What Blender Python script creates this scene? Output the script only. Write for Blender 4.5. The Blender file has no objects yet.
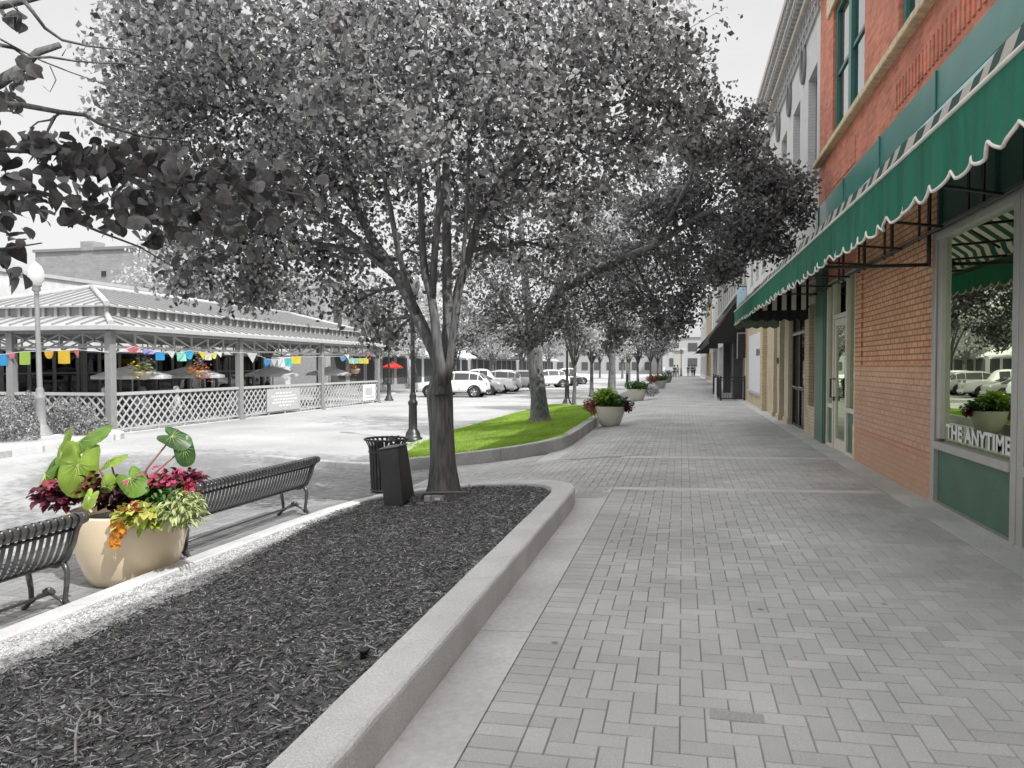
import bpy, bmesh, math, random
import numpy as np
from mathutils import Vector, Matrix
random.seed(7); RNG = np.random.default_rng(11)
PI = math.pi; R = math.radians
SC = bpy.context.scene; COL = SC.collection

# ---------------------------------------------------------------- camera, sky, sun, exposure
H_EYE = 1.6; FPX = 740.0
cam_d = bpy.data.cameras.new('camera'); cam = bpy.data.objects.new('camera', cam_d); COL.objects.link(cam)
cam_d.sensor_width = 36.0; cam_d.lens = FPX * 36.0 / 1024.0; cam_d.clip_start = 0.05; cam_d.clip_end = 3000
YAW = math.atan(170 / FPX); PITCH = math.atan(18 / FPX)
cam.location = (0, 0, H_EYE); cam.rotation_euler = (PI / 2 - PITCH, 0, YAW)
SC.camera = cam
SUN_E, SUN_A = 50.0, -35.0      # elevation, azimuth from +X towards +Y
w = bpy.data.worlds.new('World'); SC.world = w; w.use_nodes = True
nt = w.node_tree; nt.nodes.clear()
sky = nt.nodes.new('ShaderNodeTexSky'); sky.sky_type = 'NISHITA'; sky.sun_disc = False
sky.sun_elevation = R(SUN_E); sky.sun_rotation = R(90 - SUN_A); sky.dust_density = 3.0; sky.air_density = 1.0
hs = nt.nodes.new('ShaderNodeHueSaturation'); hs.inputs['Saturation'].default_value = 0.0
tc = nt.nodes.new('ShaderNodeTexCoord'); mp = nt.nodes.new('ShaderNodeMapping'); mp.inputs['Scale'].default_value = (1, 1, 2.6)
nz = nt.nodes.new('ShaderNodeTexNoise'); nz.inputs['Scale'].default_value = 2.2; nz.inputs['Detail'].default_value = 5
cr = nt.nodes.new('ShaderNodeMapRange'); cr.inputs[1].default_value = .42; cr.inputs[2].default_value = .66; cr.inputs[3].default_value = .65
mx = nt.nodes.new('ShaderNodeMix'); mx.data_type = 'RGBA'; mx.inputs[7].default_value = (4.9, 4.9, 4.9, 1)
sz = nt.nodes.new('ShaderNodeSeparateXYZ'); zr = nt.nodes.new('ShaderNodeMapRange'); zr.inputs[1].default_value = .42; zr.inputs[2].default_value = .8; zr.inputs[3].default_value = .70; zr.inputs[4].default_value = 1.55  # sky brightened overhead, out of view, as added fill; dimmed lower down
vml = nt.nodes.new('ShaderNodeVectorMath'); vml.operation = 'SCALE'
bg = nt.nodes.new('ShaderNodeBackground'); bg.inputs['Strength'].default_value = 0.125
wo = nt.nodes.new('ShaderNodeOutputWorld')
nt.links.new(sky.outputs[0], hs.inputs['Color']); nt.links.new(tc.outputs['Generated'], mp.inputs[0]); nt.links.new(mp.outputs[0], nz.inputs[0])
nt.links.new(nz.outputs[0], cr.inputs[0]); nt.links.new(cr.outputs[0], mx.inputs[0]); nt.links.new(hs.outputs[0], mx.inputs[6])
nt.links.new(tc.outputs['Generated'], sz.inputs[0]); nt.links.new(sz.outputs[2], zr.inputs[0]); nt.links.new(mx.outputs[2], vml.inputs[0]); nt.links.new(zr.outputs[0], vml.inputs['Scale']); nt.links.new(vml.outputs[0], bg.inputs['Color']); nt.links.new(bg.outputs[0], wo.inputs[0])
sd = bpy.data.lights.new('sun', 'SUN'); sd.energy = 2.15; sd.angle = R(0.5); sd.color = (1, 0.995, 0.985)
so = bpy.data.objects.new('sun', sd); COL.objects.link(so)
sv = Vector((math.cos(R(SUN_E)) * math.cos(R(SUN_A)), math.cos(R(SUN_E)) * math.sin(R(SUN_A)), math.sin(R(SUN_E))))
so.rotation_euler = sv.to_track_quat('Z', 'Y').to_euler(); so.location = (20, -10, 30)
vs = SC.view_settings; vs.view_transform = 'Standard'; vs.look = 'None'; vs.exposure = 1.08; vs.gamma = 1; vs.use_curve_mapping = False

# ---------------------------------------------------------------- helpers
_f = np.array([-math.sin(YAW) * math.cos(PITCH), math.cos(YAW) * math.cos(PITCH), -math.sin(PITCH)])
_r = np.array([math.cos(YAW), math.sin(YAW), 0.0]); _u = np.cross(_r, _f)
def at(u, v, d):                     # measured image point at depth d -> world point (survey helper)
    return tuple(np.array([0, 0, H_EYE]) + d * (_f + _r * (u - 512) / FPX - _u * (v - 384) / FPX))
def atX(u, v, X):
    q = np.array(at(u, v, 1.0)) - np.array([0, 0, H_EYE]); t = X / q[0]; return tuple(np.array([0, 0, H_EYE]) + q * t)
def gz(x):                           # ground profile across the street
    if x > -1.2: return .02 * x
    if x > -4: return -.024 + (x + 1.2) * .1
    return max(-.304 + (x + 4) * .1, -.42)

class MB:
    def __init__(s): s.v = []; s.f = []; s.a = []; s.m = []; s.sm = []
    def add(s, vs_, fs_, a=0.5, m=0, smooth=False):
        n = len(s.v); s.v.extend([tuple(p) for p in vs_])
        for f in fs_: s.f.append(tuple(i + n for i in f)); s.a.append(a); s.m.append(m); s.sm.append(smooth)
        return s
    def box(s, x0, x1, y0, y1, z0, z1, a=.5, m=0):
        return s.add([(x0,y0,z0),(x1,y0,z0),(x1,y1,z0),(x0,y1,z0),(x0,y0,z1),(x1,y0,z1),(x1,y1,z1),(x0,y1,z1)],
                     [(0,3,2,1),(4,5,6,7),(0,1,5,4),(1,2,6,5),(2,3,7,6),(3,0,4,7)], a, m)
    def obox(s, c, ax, ay, az, a=.5, m=0):      # centre and half-axis vectors
        c, ax, ay, az = map(Vector, (c, ax, ay, az))
        P = [c + sx * ax + sy * ay + sz * az for sz in (-1, 1) for sx, sy in ((-1,-1),(1,-1),(1,1),(-1,1))]
        return s.add(P, [(0,3,2,1),(4,5,6,7),(0,1,5,4),(1,2,6,5),(2,3,7,6),(3,0,4,7)], a, m)
    def bar(s, p, q, wd, ht, up=(0,0,1), a=.5, m=0):
        p, q = Vector(p), Vector(q); d = q - p; n = d.cross(Vector(up))
        if n.length < 1e-6: n = d.cross(Vector((1, 0, 0)))
        n.normalize(); k = n.cross(d).normalized()
        return s.obox((p + q) / 2, d / 2, n * wd / 2, k * ht / 2, a, m)
    def tube(s, pts, rad, n=8, caps=True, a=.5, m=0, smooth=True):
        pts = [Vector(p) for p in pts]
        if not hasattr(rad, '__len__'): rad = [rad] * len(pts)
        vs_ = []; prev = None
        for i, p in enumerate(pts):
            t = (pts[min(i+1, len(pts)-1)] - pts[max(i-1, 0)])
            t = t.normalized() if t.length > 1e-9 else Vector((0,0,1))
            if prev is None: x = t.cross(Vector((0.13, .97, .2))) if abs(t.y) < .95 else t.cross(Vector((1, 0, 0)))
            else: x = prev - t * prev.dot(t)
            x.normalize(); prev = x; y = t.cross(x)
            for k in range(n):
                q = 2 * PI * k / n; vs_.append(p + (x * math.cos(q) + y * math.sin(q)) * rad[i])
        fs_ = [(i*n+k, i*n+(k+1)%n, (i+1)*n+(k+1)%n, (i+1)*n+k) for i in range(len(pts)-1) for k in range(n)]
        s.add(vs_, fs_, a, m, smooth)
        if caps: L = len(s.v) - len(vs_); s.f += [tuple(L+k for k in range(n))[::-1], tuple(L+(len(pts)-1)*n+k for k in range(n))]; s.a += [a, a]; s.m += [m, m]; s.sm += [False, False]
        return s
    def lathe(s, c, prof, n=24, a=.5, m=0, smooth=True, axis='z', flute=0):
        c = Vector(c); vs_ = []
        for r, h in prof:
            for k in range(n):
                q = 2 * PI * k / n; rr = r * (1 - flute * (k % 2)); x, y = rr * math.cos(q), rr * math.sin(q)
                vs_.append(c + (Vector((x, y, h)) if axis == 'z' else Vector((h, x, y)) if axis == 'x' else Vector((x, h, y))))
        fs_ = [(i*n+k, i*n+(k+1)%n, (i+1)*n+(k+1)%n, (i+1)*n+k) for i in range(len(prof)-1) for k in range(n)]
        s.add(vs_, fs_, a, m, smooth)
        return s
    def prism(s, poly, axis, lo, hi, a=.5, m=0):    # polygon in the two other axes, extruded along axis
        def P(p, t): return (t, p[0], p[1]) if axis == 'x' else (p[0], t, p[1]) if axis == 'y' else (p[0], p[1], t)
        n = len(poly); vs_ = [P(p, lo) for p in poly] + [P(p, hi) for p in poly]
        return s.add(vs_, [tuple(range(n))[::-1], tuple(range(n, 2*n))] + [(i, (i+1)%n, n+(i+1)%n, n+i) for i in range(n)], a, m)

def mesh_from(name, mb):
    me = bpy.data.meshes.new(name); me.from_pydata([tuple(v) for v in mb.v], [], mb.f)
    me.polygons.foreach_set('use_smooth', mb.sm); me.polygons.foreach_set('material_index', mb.m)
    at_ = me.attributes.new('rnd', 'FLOAT', 'FACE'); at_.data.foreach_set('value', mb.a)
    me.update(); return me
def recalc(me):
    b = bmesh.new(); b.from_mesh(me); bmesh.ops.recalc_face_normals(b, faces=b.faces); b.to_mesh(me); b.free()
def tag(o, label=None, cat=None, group=None, kind=None):
    if label: o['label'] = label
    if cat: o['category'] = cat
    if group: o['group'] = group
    if kind: o['kind'] = kind
    return o
def obj(name, mb, m, parent=None, bevel=0, label=None, cat=None, group=None, kind=None, fixn=True):
    me = mb if isinstance(mb, bpy.types.Mesh) else mesh_from(name, mb)
    if fixn and len(me.polygons) < 60000: recalc(me)
    for mm in (m if isinstance(m, (list, tuple)) else [m]): me.materials.append(mm)
    o = bpy.data.objects.new(name, me); COL.objects.link(o)
    if parent is not None:
        off = Vector(parent.location); pp = parent.parent
        if pp is not None: off = off + Vector(pp.location)
        if parent.type == 'MESH' and parent.get('_org') is not None: off = Vector(parent['_org'])
        me.transform(Matrix.Translation(-off)); o.parent = parent; o['_org'] = tuple(off)
    elif kind is None and len(me.vertices):
        co = np.empty(len(me.vertices) * 3); me.vertices.foreach_get('co', co); co = co.reshape(-1, 3)
        lo, hi = co.min(0), co.max(0); c = Vector(((lo[0]+hi[0])/2, (lo[1]+hi[1])/2, lo[2]))
        me.transform(Matrix.Translation(-c)); o.location = c; o['_org'] = tuple(c)
    if bevel:
        b = o.modifiers.new('bevel', 'BEVEL'); b.width = bevel; b.segments = 2; b.limit_method = 'ANGLE'; b.angle_limit = R(40)
    return tag(o, label, cat, group, kind)
def thing(name, label, cat, loc=(0,0,0), group=None):
    o = bpy.data.objects.new(name, None); COL.objects.link(o); o.location = loc; o.empty_display_size = .2
    return tag(o, label, cat, group)
def copy_tree(o, parent=None):
    c = o.copy(); COL.objects.link(c); c.parent = parent
    for ch in o.children: copy_tree(ch, c)
    return c
def place(proto, used, loc, rz=0, s=1, label=None, group=None):   # first call moves the original
    o = copy_tree(proto) if used[0] else proto; used[0] = True
    o.location = loc; o.rotation_euler = (0, 0, rz); o.scale = (s, s, s)
    return tag(o, label, None, group)

# ---------------------------------------------------------------- materials
def G(v): return (v, v, v)
def M(name, col, rough=.75, metal=0, var=.12, vs_=6, bump=0, bs=40, attr=0, trans=0, spec=.5, coat=0, stretch=None, tcol=None, stain=0, ss=1.2, detail=6, spots=0):
    m = bpy.data.materials.new(name); m.use_nodes = True; t = m.node_tree; N = t.nodes; L = t.links
    b = N['Principled BSDF']; b.inputs['Roughness'].default_value = rough; b.inputs['Metallic'].default_value = metal
    b.inputs['Specular IOR Level'].default_value = spec; b.inputs['Coat Weight'].default_value = coat
    tc = N.new('ShaderNodeTexCoord'); nz = N.new('ShaderNodeTexNoise'); nz.inputs['Scale'].default_value = vs_; nz.inputs['Detail'].default_value = detail
    L.new(tc.outputs['Object'], nz.inputs['Vector'])
    mr = N.new('ShaderNodeMapRange'); mr.inputs[1].default_value = .3; mr.inputs[2].default_value = .7
    mr.inputs[3].default_value = 1 - var; mr.inputs[4].default_value = 1 + var; L.new(nz.outputs[0], mr.inputs[0]); fac = mr.outputs[0]
    def mul(x, y):
        k = N.new('ShaderNodeMath'); k.operation = 'MULTIPLY'; L.new(x, k.inputs[0]); L.new(y, k.inputs[1]); return k.outputs[0]
    if attr:
        an = N.new('ShaderNodeAttribute'); an.attribute_name = 'rnd'; r2 = N.new('ShaderNodeMapRange')
        r2.inputs[3].default_value = 1 - attr; r2.inputs[4].default_value = 1 + attr; L.new(an.outputs['Fac'], r2.inputs[0]); fac = mul(fac, r2.outputs[0])
    if stain:
        n2 = N.new('ShaderNodeTexNoise'); n2.inputs['Scale'].default_value = ss; n2.inputs['Detail'].default_value = 3; L.new(tc.outputs['Object'], n2.inputs['Vector'])
        r3 = N.new('ShaderNodeMapRange'); r3.inputs[1].default_value = .35; r3.inputs[2].default_value = .65
        r3.inputs[3].default_value = 1 - stain; r3.inputs[4].default_value = 1 + stain * .6; L.new(n2.outputs[0], r3.inputs[0]); fac = mul(fac, r3.outputs[0])
    if spots:
        vo = N.new('ShaderNodeTexVoronoi'); vo.inputs['Scale'].default_value = spots; L.new(tc.outputs['Object'], vo.inputs['Vector'])
        r4 = N.new('ShaderNodeMapRange'); r4.inputs[1].default_value = .03; r4.inputs[2].default_value = .065; r4.inputs[3].default_value = .45; r4.inputs[4].default_value = 1; L.new(vo.outputs['Distance'], r4.inputs[0]); fac = mul(fac, r4.outputs[0])
    vm = N.new('ShaderNodeVectorMath'); vm.operation = 'SCALE'; vm.inputs[0].default_value = col; L.new(fac, vm.inputs['Scale'])
    L.new(vm.outputs[0], b.inputs['Base Color'])
    if bump:
        nb = N.new('ShaderNodeTexNoise'); nb.inputs['Scale'].default_value = bs; nb.inputs['Detail'].default_value = 5; L.new(tc.outputs['Object'], nb.inputs['Vector'])
        if stretch:
            mpn = N.new('ShaderNodeMapping'); mpn.inputs['Scale'].default_value = stretch; L.new(tc.outputs['Object'], mpn.inputs[0]); L.new(mpn.outputs[0], nb.inputs['Vector']); L.new(mpn.outputs[0], nz.inputs['Vector'])
        bp = N.new('ShaderNodeBump'); bp.inputs['Strength'].default_value = bump; bp.inputs['Distance'].default_value = .02
        L.new(nb.outputs[0], bp.inputs['Height']); L.new(bp.outputs[0], b.inputs['Normal'])
    if trans:
        tr = N.new('ShaderNodeBsdfTranslucent'); ms = N.new('ShaderNodeMixShader'); ms.inputs[0].default_value = trans
        if tcol: tr.inputs[0].default_value = (*tcol, 1)
        else: L.new(vm.outputs[0], tr.inputs[0])
        L.new(b.outputs[0], ms.inputs[1]); L.new(tr.outputs[0], ms.inputs[2]); L.new(ms.outputs[0], N['Material Output'].inputs[0])
    return m
def brickmat(name, c1, c2, mortar, wear=0, bw=.21, bh=.072, lower=None, dark=.25, bump=.5, msize=.006):
    m = bpy.data.materials.new(name); m.use_nodes = True; t = m.node_tree; N = t.nodes; L = t.links
    b = N['Principled BSDF']; b.inputs['Roughness'].default_value = .85
    tc = N.new('ShaderNodeTexCoord'); sp = N.new('ShaderNodeSeparateXYZ'); L.new(tc.outputs['Object'], sp.inputs[0])
    ad = N.new('ShaderNodeMath'); L.new(sp.outputs[0], ad.inputs[0]); L.new(sp.outputs[1], ad.inputs[1])
    cb = N.new('ShaderNodeCombineXYZ'); L.new(ad.outputs[0], cb.inputs[0]); L.new(sp.outputs[2], cb.inputs[1])
    br = N.new('ShaderNodeTexBrick'); L.new(cb.outputs[0], br.inputs['Vector']); br.inputs['Scale'].default_value = 1
    br.inputs['Brick Width'].default_value = bw; br.inputs['Row Height'].default_value = bh; br.inputs['Mortar Size'].default_value = msize
    br.inputs['Mortar Smooth'].default_value = .15; br.inputs['Bias'].default_value = -.2
    br.inputs['Color1'].default_value = (*c1, 1); br.inputs['Color2'].default_value = (*c2, 1); br.inputs['Mortar'].default_value = (*mortar, 1)
    nz = N.new('ShaderNodeTexNoise'); nz.inputs['Scale'].default_value = 1.6; nz.inputs['Detail'].default_value = 7; nz.inputs['Roughness'].default_value = .65; L.new(tc.outputs['Object'], nz.inputs['Vector'])
    mr = N.new('ShaderNodeMapRange'); mr.inputs[1].default_value = .3; mr.inputs[2].default_value = .7; mr.inputs[3].default_value = 1 - dark; mr.inputs[4].default_value = 1 + dark; L.new(nz.outputs[0], mr.inputs[0])
    vm = N.new('ShaderNodeVectorMath'); vm.operation = 'SCALE'; L.new(br.outputs['Color'], vm.inputs[0]); L.new(mr.outputs[0], vm.inputs['Scale']); out = vm.outputs[0]
    nf = N.new('ShaderNodeTexNoise'); nf.inputs['Scale'].default_value = 22; nf.inputs['Detail'].default_value = 4; L.new(tc.outputs['Object'], nf.inputs['Vector'])
    if lower:                        # weathered zones below given heights: (z, fade, colour, amount)
        for z0, fade, colr, amt in lower:
            zz = N.new('ShaderNodeMath'); zz.operation = 'MULTIPLY_ADD'; zz.inputs[1].default_value = .18; L.new(nf.outputs[0], zz.inputs[0]); L.new(sp.outputs[2], zz.inputs[2])
            r = N.new('ShaderNodeMapRange'); r.inputs[1].default_value = z0 + .09 - fade; r.inputs[2].default_value = z0 + .09 + fade; r.inputs[3].default_value = amt; r.inputs[4].default_value = 0; L.new(zz.outputs[0], r.inputs[0])
            n3 = N.new('ShaderNodeTexNoise'); n3.inputs['Scale'].default_value = 9; n3.inputs['Detail'].default_value = 5; L.new(tc.outputs['Object'], n3.inputs['Vector'])
            r3 = N.new('ShaderNodeMapRange'); r3.inputs[1].default_value = .35; r3.inputs[2].default_value = .6; r3.inputs[3].default_value = .45; L.new(n3.outputs[0], r3.inputs[0])
            k = N.new('ShaderNodeMath'); k.operation = 'MULTIPLY'; L.new(r.outputs[0], k.inputs[0]); L.new(r3.outputs[0], k.inputs[1])
            mx = N.new('ShaderNodeMix'); mx.data_type = 'RGBA'; L.new(k.outputs[0], mx.inputs[0]); L.new(out, mx.inputs[6]); mx.inputs[7].default_value = (*colr, 1); out = mx.outputs[2]
    L.new(out, b.inputs['Base Color'])
    ma = N.new('ShaderNodeMath'); ma.operation = 'MULTIPLY_ADD'; ma.inputs[1].default_value = -1; L.new(br.outputs['Fac'], ma.inputs[0]); L.new(nf.outputs[0], ma.inputs[2])
    bp = N.new('ShaderNodeBump'); bp.inputs['Strength'].default_value = bump; bp.inputs['Distance'].default_value = .008; L.new(ma.outputs[0], bp.inputs['Height']); L.new(bp.outputs[0], b.inputs['Normal'])
    return m
def glassmat(name, tint=(.9,.95,.92), boost=1.6, base=.08, thru=(.8,.85,.82), rough=.0):
    m = bpy.data.materials.new(name); m.use_nodes = True; t = m.node_tree; N = t.nodes; L = t.links; N.remove(N['Principled BSDF'])
    fr = N.new('ShaderNodeFresnel'); fr.inputs[0].default_value = 1.5; k = N.new('ShaderNodeMath'); k.operation = 'MULTIPLY_ADD'; k.use_clamp = True
    k.inputs[1].default_value = boost; k.inputs[2].default_value = base; L.new(fr.outputs[0], k.inputs[0])
    tr = N.new('ShaderNodeBsdfTransparent'); tr.inputs[0].default_value = (*thru, 1); gl = N.new('ShaderNodeBsdfGlossy'); gl.inputs['Color'].default_value = (*tint, 1); gl.inputs['Roughness'].default_value = rough
    ms = N.new('ShaderNodeMixShader'); L.new(k.outputs[0], ms.inputs[0]); L.new(tr.outputs[0], ms.inputs[1]); L.new(gl.outputs[0], ms.inputs[2]); L.new(ms.outputs[0], N['Material Output'].inputs[0])
    return m
def stripemat(name, c1, c2, period, duty=.5, coord=1, trans=.35):
    m = M(name, c1, rough=.8, var=.08, trans=trans); t = m.node_tree; N = t.nodes; L = t.links
    tc = N.new('ShaderNodeTexCoord'); sp = N.new('ShaderNodeSeparateXYZ'); L.new(tc.outputs['Object'], sp.inputs[0])
    a = N.new('ShaderNodeMath'); a.operation = 'DIVIDE'; a.inputs[1].default_value = period; L.new(sp.outputs[coord], a.inputs[0])
    f = N.new('ShaderNodeMath'); f.operation = 'FRACT'; L.new(a.outputs[0], f.inputs[0])
    g = N.new('ShaderNodeMath'); g.operation = 'LESS_THAN'; g.inputs[1].default_value = duty; L.new(f.outputs[0], g.inputs[0])
    mx = N.new('ShaderNodeMix'); mx.data_type = 'RGBA'; mx.inputs[6].default_value = (*c2, 1); mx.inputs[7].default_value = (*c1, 1); L.new(g.outputs[0], mx.inputs[0])
    L.new(mx.outputs[2], N['Principled BSDF'].inputs['Base Color'])
    for n in N:
        if n.type == 'BSDF_TRANSLUCENT': L.new(mx.outputs[2], n.inputs[0])
    return m
m_paver = M('paver', G(.46), .85, var=.17, vs_=190, bump=.25, bs=220, attr=.10, spots=2.2, stain=.15, ss=.8)
m_paver_shaded = M('shaded_paver', G(.23), .85, var=.12, vs_=60, bump=.25, bs=220, attr=.15, stain=.15, ss=.8)  # darker copy of the paver: tree shade around the benches put into the colour
m_conc = M('concrete', G(.55), .85, var=.10, vs_=30, bump=.25, bs=120, stain=.14, ss=1.4)
m_kerb = M('kerb_concrete', G(.64), .88, var=.2, vs_=110, spots=5, bump=.6, bs=120, stain=.12, ss=2)
m_kerb2 = M('kerb_grey', G(.46), .9, var=.25, vs_=60, bump=.6, bs=90, stain=.2, ss=1.5)
m_mortar = M('joint', G(.26), .95)
m_road = M('road', G(.35), .9, var=.10, vs_=14, bump=.15, bs=90, stain=.16, ss=.35)
m_terrain = M('terrain', G(.33), .95, var=.15, vs_=.5)
m_gravel = M('gravel', G(.55), .95, var=.3, vs_=60, bump=.8, bs=90)
m_soil = M('soil', G(.11), 1, var=.4, vs_=25, bump=1, bs=50)
m_chip = M('bark_chip', G(.28), .9, var=.3, vs_=20, attr=.9)
m_lawnbase = M('lawn_soil', (.10,.17,.02), 1, var=.3, vs_=6)
m_blade = M('grass_blade', (.33,.46,.085), .7, var=.35, vs_=2.2, attr=.5, trans=.4, tcol=(.30,.50,.04))
m_bark = M('bark', G(.125), .95, var=.45, vs_=28, bump=1.0, bs=36, stretch=(1,1,.13))
m_bark2 = M('bark_light', G(.15), .95, var=.5, vs_=16, bump=1, bs=22, stretch=(1,1,.4))
m_leafd = M('leaf_dark', G(.20), .5, var=.1, attr=.7, trans=.45, spec=.4)
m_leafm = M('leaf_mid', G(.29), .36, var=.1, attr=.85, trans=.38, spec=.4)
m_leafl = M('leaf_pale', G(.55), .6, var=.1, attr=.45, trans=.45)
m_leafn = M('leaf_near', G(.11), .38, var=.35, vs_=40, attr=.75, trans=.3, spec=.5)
m_black = M('black_metal', G(.018), .38, var=.2, spec=.6)
m_benchm = M('bench_metal', G(.06), .28, var=.3, vs_=20, spec=.7)
m_iron = M('iron', G(.03), .5, var=.3, vs_=12)
m_grey = M('grey_metal', G(.20), .5, var=.1)
m_pale = M('pale_metal', G(.42), .5, var=.06)
m_white = M('white_paint', G(.74), .5, var=.04)
m_lattice = M('lattice_paint', G(.42), .6, var=.05)
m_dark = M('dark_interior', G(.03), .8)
m_glass = glassmat('storefront_glass', (.90,1.0,.74), 2.0, .24)  # green of mirrored foliage is put into the reflection tint
m_glassd = glassmat('door_glass', (.85,.97,.72), 1.7, .12, (.5,.55,.5))  # same here: green tint stands in for green trees in the reflection
m_glassw = glassmat('window_glass', (.9,.93,.95), 1.2, .16, (.45,.47,.48))
from mathutils import noise as MN
# ---------------------------------------------------------------- ground
obj('terrain', MB().box(-700, 700, -300, 1500, -.9, -.47), m_terrain, kind='structure')
obj('road', MB().box(-26, -6.9, -25, 260, -.6, -.416), m_road, kind='structure')
pv = MB(); xs = [-6.9, -5.16, -4, -1.2, 3.2]
for a, b in zip(xs[:-1], xs[1:]):
    pv.add([(a,-6,gz(a)),(b,-6,gz(b)),(b,160,gz(b)),(a,160,gz(a)),(a,-6,-.6),(b,-6,-.6),(b,160,-.6),(a,160,-.6)],
           [(0,1,2,3),(4,7,6,5),(0,4,5,1),(2,6,7,3)] + ([(3,7,4,0)] if a == -6.9 else []))
obj('pavement', pv, m_mortar, kind='structure')
def pave(mb, x0, x1, y0, y1, gapf=.003):
    w_ = .11; g = gapf; ch = .0035
    for i in range(int(x0 / w_) - 3, int(x1 / w_) + 3):
        for j in range(int(y0 / w_) - 3, int(y1 / w_) + 3):
            r = (i - j) % 4
            if r == 0: bx = [i*w_, (i+2)*w_, j*w_, (j+1)*w_]
            elif r == 3: bx = [i*w_, (i+1)*w_, j*w_, (j+2)*w_]
            else: continue
            a, b, c, d = max(bx[0], x0), min(bx[1], x1), max(bx[2], y0), min(bx[3], y1)
            if b - a < .012 or d - c < .012: continue
            a += g/2; b -= g/2; c += g/2; d -= g/2; rr = random.random(); rr = .5 + (rr - .5) * (1.6 if random.random() < .12 else .8)
            t = [random.uniform(-.0012, .0012) for _ in range(2)]
            zt = lambda x, y: gz(x) + .009 + t[0] * (x - a) / .11 + t[1]
            mb.add([(a,c,gz(a)+.0005),(b,c,gz(b)+.0005),(b,d,gz(b)+.0005),(a,d,gz(a)+.0005),(a+ch,c+ch,zt(a,c)),(b-ch,c+ch,zt(b,c)),(b-ch,d-ch,zt(b,d)),(a+ch,d-ch,zt(a,d))],
                   [(4,5,6,7),(0,1,5,4),(1,2,6,5),(2,3,7,6),(3,0,4,7)], rr)
def soldier(mb, x0, x1, y0, y1):
    y = y0
    while y < y1 - .05:
        a, b, c, d = x0+.0015, x1-.0015, y+.0015, y+.1085; k = .0035; t = random.uniform(-.001,.001)
        mb.add([(a,c,gz(a)+.0005),(b,c,gz(b)+.0005),(b,d,gz(b)+.0005),(a,d,gz(a)+.0005),(a+k,c+k,gz(a)+.009+t),(b-k,c+k,gz(b)+.009+t),(b-k,d-k,gz(b)+.009+t),(a+k,d-k,gz(a)+.009+t)], [(4,5,6,7),(0,1,5,4),(1,2,6,5),(2,3,7,6),(3,0,4,7)], .5+(random.random()-.5)*.8); y += .11
pm = MB(); pave(pm, -.66, 2.42, -3.08, 9.68); soldier(pm, -.88, -.66, -3.08, 9.68); pave(pm, -.88, 2.42, 9.90, 13.09); pave(pm, -2.2, 2.42, 13.31, 110)
obj('sidewalk', pm, m_paver, kind='structure', fixn=False)
pm = MB(); pave(pm, -6.88, -4.2, -3, 14.5)
obj('plaza_paving', pm, m_paver_shaded, kind='structure', fixn=False)
pm = MB(); pave(pm, -4.2, -.88, 9.02, 13.09); pave(pm, -4.2, -2.6, 13.09, 14.3)
obj('crossing_paving', pm, m_paver, kind='structure', fixn=False)
cs = MB()
def slab(x0, x1, y0, y1, h=.008, L=2.0, along='y'):
    if along == 'y':
        y = y0
        while y < y1 - .05:
            e = min(y + L, y1); cs.add([(x0,y+.004,gz(x0)+h),(x1,y+.004,gz(x1)+h),(x1,e-.004,gz(x1)+h),(x0,e-.004,gz(x0)+h),(x0,y+.004,gz(x0)-.03),(x1,y+.004,gz(x1)-.03),(x1,e-.004,gz(x1)-.03),(x0,e-.004,gz(x0)-.03)],
                [(0,1,2,3),(0,4,5,1),(1,5,6,2),(2,6,7,3),(3,7,4,0)], random.random()); y = e
    else:
        x = x0
        while x < x1 - .05:
            e = min(x + L, x1); cs.add([(x+.004,y0,gz(x)+h),(e-.004,y0,gz(e)+h),(e-.004,y1,gz(e)+h),(x+.004,y1,gz(x)+h),(x+.004,y0,gz(x)-.03),(e-.004,y0,gz(e)-.03),(e-.004,y1,gz(e)-.03),(x+.004,y1,gz(x)-.03)],
                [(0,1,2,3),(0,4,5,1),(1,5,6,2),(2,6,7,3),(3,7,4,0)], random.random()); x = e
slab(2.425, 2.9, -3, 120, .014, 1.6); slab(-1.36, -.883, -3, 9.9, .010, 2.45); slab(-.882, 2.42, 9.682, 9.898, .009, 1.7, 'x')
slab(-2.6, 2.42, 13.092, 13.308, .009, 1.7, 'x'); slab(-2.6, -2.203, 13.31, 30, .009, 2.2)
obj('concrete_band', cs, m_conc, kind='structure')
ip = MB(); ip.box(.13, .37, 3.41, 3.50, -.02, .0175); obj('valve_cover', ip, M('cover_grey', G(.36), .6, var=.2, vs_=80, bump=.4, bs=200), label='small rectangular grey cover set flush in the brick sidewalk', cat='cover', bevel=.003)

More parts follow.
